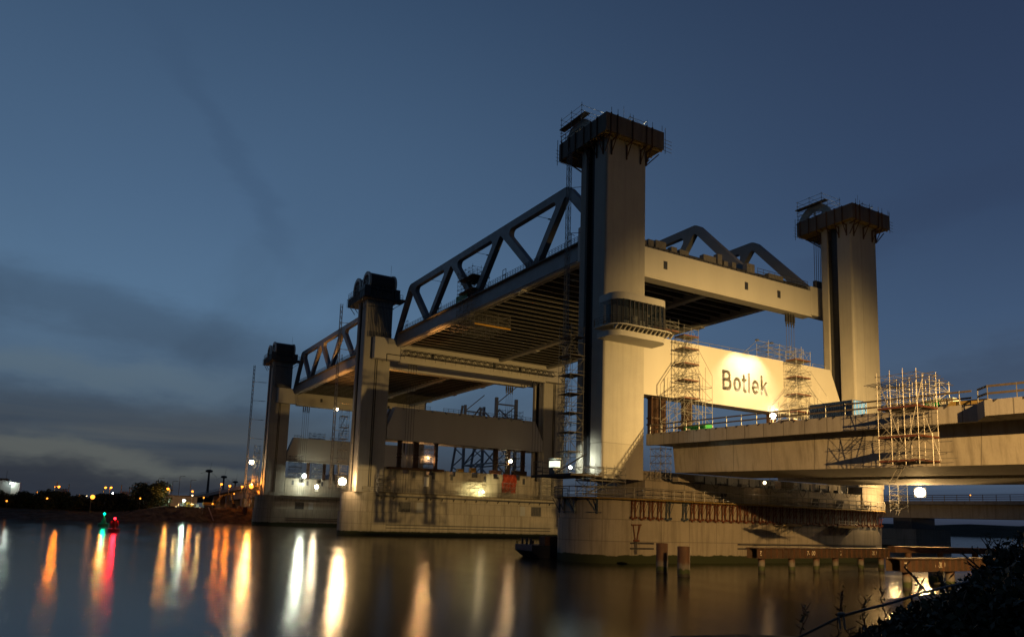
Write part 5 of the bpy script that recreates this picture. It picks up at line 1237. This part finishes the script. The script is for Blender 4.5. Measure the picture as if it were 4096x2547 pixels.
for u, v, lb in q_:
    q = un(u, v, X=-242 if v > 1180 else -262); t_ = thing('shore_light', lb, 'light', (q.x, q.y, 3)); MB().tube((q.x-.2, q.y, 3), (q.x-.2, q.y, q.z), .06, 5).build('lamp_post', 'rib_steel', t_); MB().sphere(q, .3, 8, 6).build('lamp_glass', 'glow_sodium', t_, smooth=True)
pile(-262.5, 2.6, 1.1, 6.8, 'left of two dark piles standing before the left end of the farthest pier'); pile(-257, 3.4, 1.1, 6.6, 'right of two dark piles standing before the left end of the farthest pier')
# factory with lit wall at far left
q = un(40, 1150, X=-330)
fa = thing('factory_hall', 'grey factory hall with a floodlit white end wall at far left', 'factory', (-345, q.y, 5))
ya, yb = un(0, 1150, X=-330).y-16, un(27, 1150, X=-330).y; yc = un(47, 1150, X=-330).y
MB().box(-362, -332, ya, yb, 4, 15.0).build('hall_body', 'facade_grey', fa); MB().box(-356, -331, yb, yc, 4, 14.4).build('end_wall', 'white_paint', fa)
g = MB().box(-350, -338, yb-9, yb-2, 15, 16.2); g.tube((-345, yb-7, 15), (-345, yb-7, 18), 1.1, 10, caps=True); g.tube((-345, yb-3, 16), (-345, yb-3, 20), .06, 4); g.build('roof_plant', 'dark_steel', fa)
MB().sphere((-329.6, yc-3.4, 13.9), .4, 8, 6).build('wall_lamp', 'glow_white', fa); point(fa, (-328.6, yc-3.4, 13.4), 380, (.85, 1, .9), .3)
for (u, w_, z1, lb) in ((149, 4.2, 12.5, 'round storage silo beside two pale posts on the left shore'), (370, 3.2, 12.4, 'round storage silo behind the orange lit house')):
    q = un(u if u < 200 else 309+195-0, 1160, X=-340) if False else un({149: 148, 370: 503/2}[u] if u == 149 else 503*1.0/1.0*0+ 502/2432*2432*0+ 500-0, 1160, X=-340) if False else un(149 if u == 149 else 502/1.0*0+ (2035*600/2432)/4096*2432, 1160, X=-340)
    t_ = thing('storage_silo', lb, 'silo', (q.x, q.y, 4), 'storage silos')
    MB().tube((q.x, q.y, 4), (q.x, q.y, z1), w_/2, 16, caps=True).build('silo_body', 'facade_grey', t_, smooth=True)
    g = MB(); g.tube((q.x+.5, q.y-w_*.6, 4), (q.x+.5, q.y-w_*.6, z1+3.2), .18, 6); g.tube((q.x, q.y+w_*.6, 4), (q.x, q.y+w_*.6, z1+2.4), .15, 6); g.build('vent_pipe', 'machine_yellow', t_)
ho = thing('low_house', 'low house with pale reddish wall, lit orange, left of the round tree', 'house', (-300, -37, 4))
y0_, y1_ = un(283, 1195, X=-290).y, un(335, 1195, X=-290).y
MB().box(-302, -290, y0_, y1_, 4, 9.6).build('wall', 'facade_red', ho)
g = MB().box(-302.4, -289.6, y0_-.4, y1_+.4, 9.602, 10.0); g.build('roof', 'dark_steel', ho)
g = MB()
for i in range(12): g.box(-289.98, -289.9, y0_+.6+i*.62, y0_+.9+i*.62, 8.6, 8.85)
g.build('window_row', 'dark_recess', ho); MB().box(-289.98, -289.88, y0_+4, y0_+5, 4, 6.3).build('door', 'dark_steel', ho)
wh = thing('warehouse', 'long dark shed with a lit edge strip right of the round tree', 'shed', (-310, -22, 5))
y0_, y1_ = un(400, 1190, X=-300).y, un(468, 1190, X=-300).y
MB().box(-316, -300, y0_, y1_, 5, 10.6).build('wall', 'facade_grey', wh); MB().box(-316.4, -299.5, y0_-.5, y1_+5, 10.602, 11.0).build('roof', 'dark_steel', wh)
# containers and small cabins in the yard
for (u, w_, h_, mt, lb) in ((441, 2.6, 2.0, 'machine_yellow', 'yellow site cabin in the construction yard'), (430, 2.0, 1.6, 'orange_steel', 'small orange site container at the yard left'), (452, 3.0, 1.1, 'machine_yellow', 'low yellow machine beside the yard cabin'), (465, 2.2, 1.4, 'white_paint', 'pale site cabin beside the excavator')):
    q = un(u, 1208, X=-262); t_ = thing('site_cabin', lb, 'site cabin', (q.x, q.y, 5.8))
    MB().box(q.x-2, q.x, q.y-w_/2, q.y+w_/2, 5.75, 5.75+h_).build('cabin_body', mt, t_, bevel=.06); MB().box(q.x, q.x+.04, q.y-w_*.3, q.y, 6.0, 5.6+h_).build('cabin_door', 'dark_steel', t_)
g = MB(); railing(g, [(-255, -21, 5.9), (-259, -2, 5.9)], 1.2, 1.5, .05, (1, .5)); tag(g.build('site_fence', 'galvanised', origin=(-257, -10, 5.9)), 'wire site fence along the top of the left shore', 'fence')
# excavator
ex = thing('excavator', 'yellow excavator with bent arm on the rocky left shore', 'excavator', (-257, -3, 6))
ey = un(497, 1200, X=-256).y
MB().box(-257.5, -254.9, ey-2.2, ey+2.2, 5.75, 6.7).build('tracks', 'dark_steel', ex, bevel=.3); MB().box(-257.3, -255.1, ey-2.5, ey+1.2, 6.75, 8.0).build('engine_body', 'machine_yellow', ex, bevel=.12)
MB().box(-256.2, -255.0, ey+1.2, ey+2.6, 6.75, 8.9).build('cab', 'machine_yellow', ex, bevel=.1); MB().box(-254.99, -254.95, ey+1.4, ey+2.4, 7.7, 8.7).build('cab_window', 'dark_recess', ex)
g = MB(); g.beam((-255.6, ey+1.8, 7.2), (-255.6, ey+5.0, 11.2), .5, .7); g.beam((-255.6, ey+5.0, 11.2), (-255.6, ey+8.4, 12.0), .45, .6); g.beam((-255.6, ey+8.3, 12.2), (-255.6, ey+9.6, 7.6), .4, .5); g.build('boom_arm', 'machine_yellow', ex)
g = MB(); g.prism([(ey+9.0, 7.7), (ey+9.4, 6.2), (ey+10.6, 6.4), (ey+10.2, 7.8)], -256.2, -255.0, 'x'); g.build('bucket', 'rust_light', ex)
tag(MB().beam((-250.2, -12.4, 6.0), (-245.4, -10.8, .6), .5, .1).build('gangway', 'galvanised', origin=(-248, -11.5, 3)), 'thin pale gangway leaning down the rocky left shore', 'gangway')
# wind turbines
for i, (u, v, vb) in enumerate(((497, 1118, 1190), (532, 1132, 1190), (559, 1144, 1190))):
    q = un(u, v, X=-700-120*i); lb = ('tallest and nearest wind turbine above the far viaduct', 'middle one of three wind turbines behind the far viaduct', 'smallest, rightmost wind turbine behind the far viaduct')[i]
    t_ = thing('wind_turbine', lb, 'wind turbine', (q.x, q.y, 5), 'wind turbines'); MB().tube((q.x, q.y, 5), (q.x, q.y, q.z), 1.5, 10, .85).build('turbine_mast', 'formwork', t_, smooth=True)
    g = MB().sphere((q.x, q.y, q.z), 3.6, 12, 6, .45); nc = g.build('nacelle', 'formwork', t_, smooth=True)
    for a in (80, 200, 320): MB().beam((q.x+2.4, q.y, q.z), (q.x+2.4, q.y+9*math.cos(R(a)), q.z+9*math.sin(R(a))), .15, .22).build('rotor_blade', 'facade_grey', nc)
# mobile crane behind the farthest pier
cr = thing('mobile_crane', 'mobile crane with grey and yellow booms behind the farthest pier', 'crane', (-236, 60, 12))
cq = un(805, 1100, X=-225); MB().box(-228, -222, cq.y-4.5, cq.y+5, 18.1, 20.8).build('crane_body', 'facade_grey', cr, bevel=.2)
MB().beam((-225, cq.y-2.6, 19), (-225, cq.y-2.9, 30.0), 1.4, 1.2).build('main_boom', 'facade_grey', cr); MB().beam((-224, cq.y-.2, 20.5), (-224, cq.y-.7, 27.4), .5).build('side_boom', 'machine_yellow', cr)
g = MB(); g.path([(-223.5, cq.y-5, 21), (-223.5, cq.y+6, 21)], .12); g.path([(-223.5, cq.y-5, 22), (-223.5, cq.y+6, 22)], .12); g.build('crane_rail', 'galvanised', cr)

# ------------------------------------------------------------------ old lift bridge in the background
ob = thing('old_bridge', 'low old girder bridge with railing far behind on the right', 'bridge', (-40, 162, 10))
MB().box(-140, 220, 158, 170, 13.6, 14.6).build('bridge_deck', 'parapet_concrete', ob)
MB().box(-140, 220, 160, 168, 9.6, 13.596).build('bridge_girder', 'viaduct_web', ob)
g = MB(); railing(g, [(-140, 158.1, 14.6), (220, 158.1, 14.6)], 1.7, 3.6, .10, (1, .66, .33)); g.build('bridge_railing', 'galvanised', ob)
for xx in (-56, 20): MB().box(xx-6, xx+6, 155, 173, -3, 6.2).build('bridge_pier', 'concrete', ob); MB().box(xx-3, xx+3, 158, 170, 6.202, 9.59).build('pier_shaft', 'dark_steel', ob)
# its steel lift tower, seen between the middle towers
tq = un(1180, 1130, Y=160); tl = un(1105, 1130, Y=160)
lt_ = thing('lattice_tower', 'open steel lattice lift tower of the old bridge behind the middle pier', 'lattice tower', (tq.x, 160, 10))
g = MB(); x1, x0 = tq.x, tl.x; x2 = un(1065, 1130, Y=160).x
for yy in (158, 172):
    g.beam((x1, yy, 8), (x1, yy, 78), 1.7); g.beam((x0, yy, 8), (x0, yy, 78), 1.5); g.beam((x2, yy, 8), (x0-4, yy, 78), 1.2)
    zz = 14; i = 0
    while zz < 74:
        g.beam((x0, yy, zz), (x1, yy, zz), .8); g.beam((x0, yy, zz), ((x0+x1)/2, yy, zz+12), .7); g.beam((x1, yy, zz), ((x0+x1)/2, yy, zz+12), .7)
        g.beam((x2+(zz-8)/70*(x0-4-x2), yy, zz), (x0, yy, zz+6), .6); g.beam((x0, yy, zz+6), (x2+(zz+4)/70*(x0-4-x2), yy, zz+12), .6); zz += 12
for zz in range(14, 78, 12):
    for xx in (x0, x1): g.beam((xx, 158, zz), (xx, 172, zz), .8); g.beam((xx, 158, zz), (xx, 172, zz+12), .5)
g.build('tower_frame', 'facade_grey', lt_)
for (u, lb) in ((2254, 'orange lamp beyond the old bridge, mirrored in the far water'), (2380, 'faint orange lamp at the right beyond the old bridge')):
    q = un(u, 1190, X=-60) if False else None
lampset('street_lamp', 'small orange lamp on the old bridge at the right', (-35, 157.5, 16.2), 500, SOD, 'glow_sodium', .16, cat='street lamp')
lampset('street_lamp', 'second small orange lamp on the old bridge at the right edge', (-12, 157.5, 16.0), 400, SOD, 'glow_sodium', .14, cat='street lamp')

# ------------------------------------------------------------------ vegetation
def leaves(name, blobs, n, size, material, parent=None, origin=None, flat=.6, seed=1):
    rnd = random.Random(seed); g = MB(); tot = sum(b_[3]**2 for b_ in blobs)
    for (cx_, cy_, cz_, r, sz) in [b_ if len(b_) == 5 else (*b_, 1.0) for b_ in blobs]:
        for i in range(int(n*r*r/tot)):
            d = Vector((rnd.gauss(0,1), rnd.gauss(0,1), rnd.gauss(0,1))).normalized(); rr = r*(rnd.random()**.35)*rnd.uniform(.8, 1.12)
            c = Vector((cx_+d.x*rr, cy_+d.y*rr, cz_+d.z*rr*sz)); s_ = size*rnd.uniform(.6, 1.4)
            a = Vector((rnd.gauss(0,1), rnd.gauss(0,1), rnd.gauss(0,1))).normalized()*s_; b_ = a.cross(Vector((rnd.gauss(0,1), rnd.gauss(0,1), rnd.gauss(0,1)))).normalized()*s_*flat
            k = len(g.v); g.v += [tuple(c-a), tuple(c+b_), tuple(c+a), tuple(c-b_)]; g.f.append((k, k+1, k+2, k+3))
    me = bpy.data.meshes.new(name); org = ORG[parent.name] if parent else Vector(origin)
    me.from_pydata([(a-org.x, b_-org.y, c-org.z) for a, b_, c in g.v], [], g.f); me.materials.append(MATS[material])
    o = bpy.data.objects.new(name, me); C.objects.link(o)
    if parent: o.parent = parent; ORG[o.name] = org
    else: o.location = org
    return o
def tree(name, label, p, h, w_, n, mt, seed, size=.35, grp=None, cat='tree'):
    rnd = random.Random(seed); p = Vector(p); t_ = thing(name, label, cat, tuple(p), grp)
    g = MB(); g.tube(p, p+Vector((0,0,h*.45)), w_*.05+.1, 8, w_*.03+.05)
    blobs = []
    for i in range(15):
        a = rnd.random()*6.28; rr = rnd.random()**.6*w_*.36; zz = h*rnd.uniform(.2, .84); rb = w_*rnd.uniform(.14, .24)
        f_ = 1-.5*max(0, zz/h-.45)/.5; blobs.append((p.x+rr*f_*math.cos(a), p.y+rr*f_*math.sin(a), p.z+zz, rb, .85))
        g.tube(p+Vector((0,0,h*rnd.uniform(.1, .42))), blobs[-1][:3], .12, 5, .03)
    g.build('trunk', 'bark', t_); leaves('crown', blobs, n, size, mt, t_, seed=seed)
    return t_
tree('willow_tree', 'large round willow tree lit orange at its right edge', (-262, -33, 2.6), 12.6, 17.5, 9000, 'leaf_willow', 3, .42)
for i, (u, h_, w_, X) in enumerate(((20, 6, 11, -248), (60, 6.5, 11, -246), (100, 8.2, 12, -246), (135, 8.6, 11, -247), (180, 6.2, 11, -246), (215, 5.6, 10, -245), (250, 7.2, 11, -247), (285, 8.0, 11, -248), (305, 5.6, 9, -246), (330, 4.8, 8, -248), (-20, 7, 13, -246))):
    q = un(u, 1215, X=X)
    lbs = ['low dark bush at the far left of the shore', 'dark bushy tree left of the silo', 'tall dark tree below the silo', 'tall dark tree right of the silo', 'low dark tree left of the brightest orange lamp', 'low dark bush under the brightest orange lamp',
           'dark tree below the pair of orange lamps', 'dark tree at the left of the orange lit house', 'low bush in front of the orange lit house', 'small bush at the left foot of the willow', 'dark tree cut by the left picture edge']
    tree('shore_tree', lbs[i], (q.x, q.y, 2.4), h_, w_, 3600, 'leaf_dark', 20+i, .40, 'dark trees on the left shore')
# brambles in front right: built from stems and leaves on the near bank
def bramble(label, pts, n, seed, size=.055):
    p0 = Vector(pts[0][:3]); t_ = thing('bramble_bush', label, 'bush', (p0.x, p0.y, p0.z-1.5), 'dark bushes on the near bank')
    rnd = random.Random(seed); g = MB()
    for (cx_, cy_, cz_, r) in pts:
        for i in range(int(7*r)+4):
            a = rnd.random()*6.28; b0 = Vector((cx_+rnd.uniform(-.3,.3), cy_+rnd.uniform(-.3,.3), cz_-r)); e_ = Vector((cx_+math.cos(a)*r*rnd.uniform(.5,1.2), cy_+math.sin(a)*r*rnd.uniform(.5,1.2), cz_+r*rnd.uniform(.3,1.0)))
            m1 = b0.lerp(e_, .5)+Vector((0,0,.3*r)); g.path([b0, m1, e_], .012, 4)
            for q in range(7): c = m1.lerp(e_, q/6); g.tube(c, c+Vector((rnd.uniform(-.1,.1), rnd.uniform(-.1,.1), rnd.uniform(-.02,.12))), .008, 3)
    g.build('stems', 'bark', t_); leaves('foliage', pts, n, size, 'leaf_bramble', t_, flat=.6, seed=seed)
def fp(u, v, d): q = un(u, v, D=d); return (q.x, q.y, q.z)
bramble('biggest dark bush filling the lower right corner', [(*fp(2415, 1415, 11), .62), (*fp(2350, 1445, 11), .45), (*fp(2425, 1490, 10), .8), (*fp(2300, 1495, 10.5), .5), (*fp(2370, 1515, 9.5), .75), (*fp(2475, 1410, 11), .85), (*fp(2310, 1580, 9.5), .9), (*fp(2420, 1600, 9), 1.2)], 26000, 5)
bramble('lower bush left of the biggest one, over the bright water reflection', [(*fp(2215, 1490, 10.5), .38), (*fp(2165, 1515, 10.3), .38), (*fp(2230, 1550, 10), .6), (*fp(2110, 1550, 10), .4)], 8000, 6)
bramble('sprawling low bush at the bottom edge right of centre', [(*fp(2060, 1548, 9.5), .28), (*fp(1995, 1560, 9.2), .22), (*fp(2130, 1570, 9), .4)], 2200, 8)
def twig(label, u, v0, v1, d, seed, lean=0.0):
    rnd = random.Random(seed); a = Vector(fp(u, v0, d)); b_ = Vector(fp(u+lean, v1, d)); t_ = thing('twig', label, 'twig', tuple(a), 'bare twigs above the bushes'); g = MB(); n_ = 9
    pts = [a.lerp(b_, i/n_)+Vector((rnd.uniform(-.02,.02), rnd.uniform(-.02,.02), 0)) for i in range(n_+1)]; g.path(pts, .009, 4)
    for i in range(2, n_): c = pts[i]; g.tube(c, c+(RT*rnd.uniform(-.12,.12)+UP*rnd.uniform(.03,.14)), .006, 3)
    g.build('stem', 'bark', t_); leaves('twig_leaves', [(*pts[i], .07) for i in range(4, n_+1)], 26, .02, 'leaf_bramble', t_, seed=seed)
for i, (u, v0, v1, d, ln) in enumerate(((2345, 1340, 1272, 11, 6), (2372, 1345, 1283, 11, 2), (2105, 1480, 1392, 10.2, -14), (2050, 1500, 1416, 9.6, 4), (1990, 1512, 1402, 9.4, 12), (1905, 1520, 1440, 9.2, 6), (2410, 1330, 1262, 10.6, 8), (2190, 1440, 1372, 10.4, -12))):
    lbs = ['leafy twig standing above the right bush against the far water', 'bare twig just right of the leafy one', 'arching twig over the bright water', 'thin twig left of the arching twig', 'leaning thin stalk above the steel cable', 'leftmost thin stalk at the bottom edge', 'rightmost twig at the picture edge', 'leaning shoot on the left shoulder of the bush']
    twig(lbs[i], u, v0, v1, d, 40+i, ln)
wr = thing('guard_cable', 'sagging steel guard cable with a clamp in the lower right foreground', 'cable', fp(1997, 1470, 6))
PTS = 0
pts = [Vector(fp(1820, 1545, 6.2)), Vector(fp(1900, 1511, 6.1)), Vector(fp(1997, 1463, 6.0)), Vector(fp(2060, 1445, 6.1)), Vector(fp(2120, 1430, 6.3)), Vector(fp(2200, 1404, 6.6)), Vector(fp(2300, 1380, 7.0))]
MB().path(pts, .011, 6).build('cable', 'dark_steel', wr)
c = Vector(fp(1997, 1463, 6.0)); g = MB(); 
for s_ in (-.018, .018): g.tube(c+RT*s_+UP*.03, c+RT*(s_+.015)-UP*.10, .008, 6)
g.tube(c-RT*.025+UP*.02, c+RT*.03+UP*.025, .013, 6); g.build('clamp', 'galvanised', wr)
bpy.context.view_layer.update()
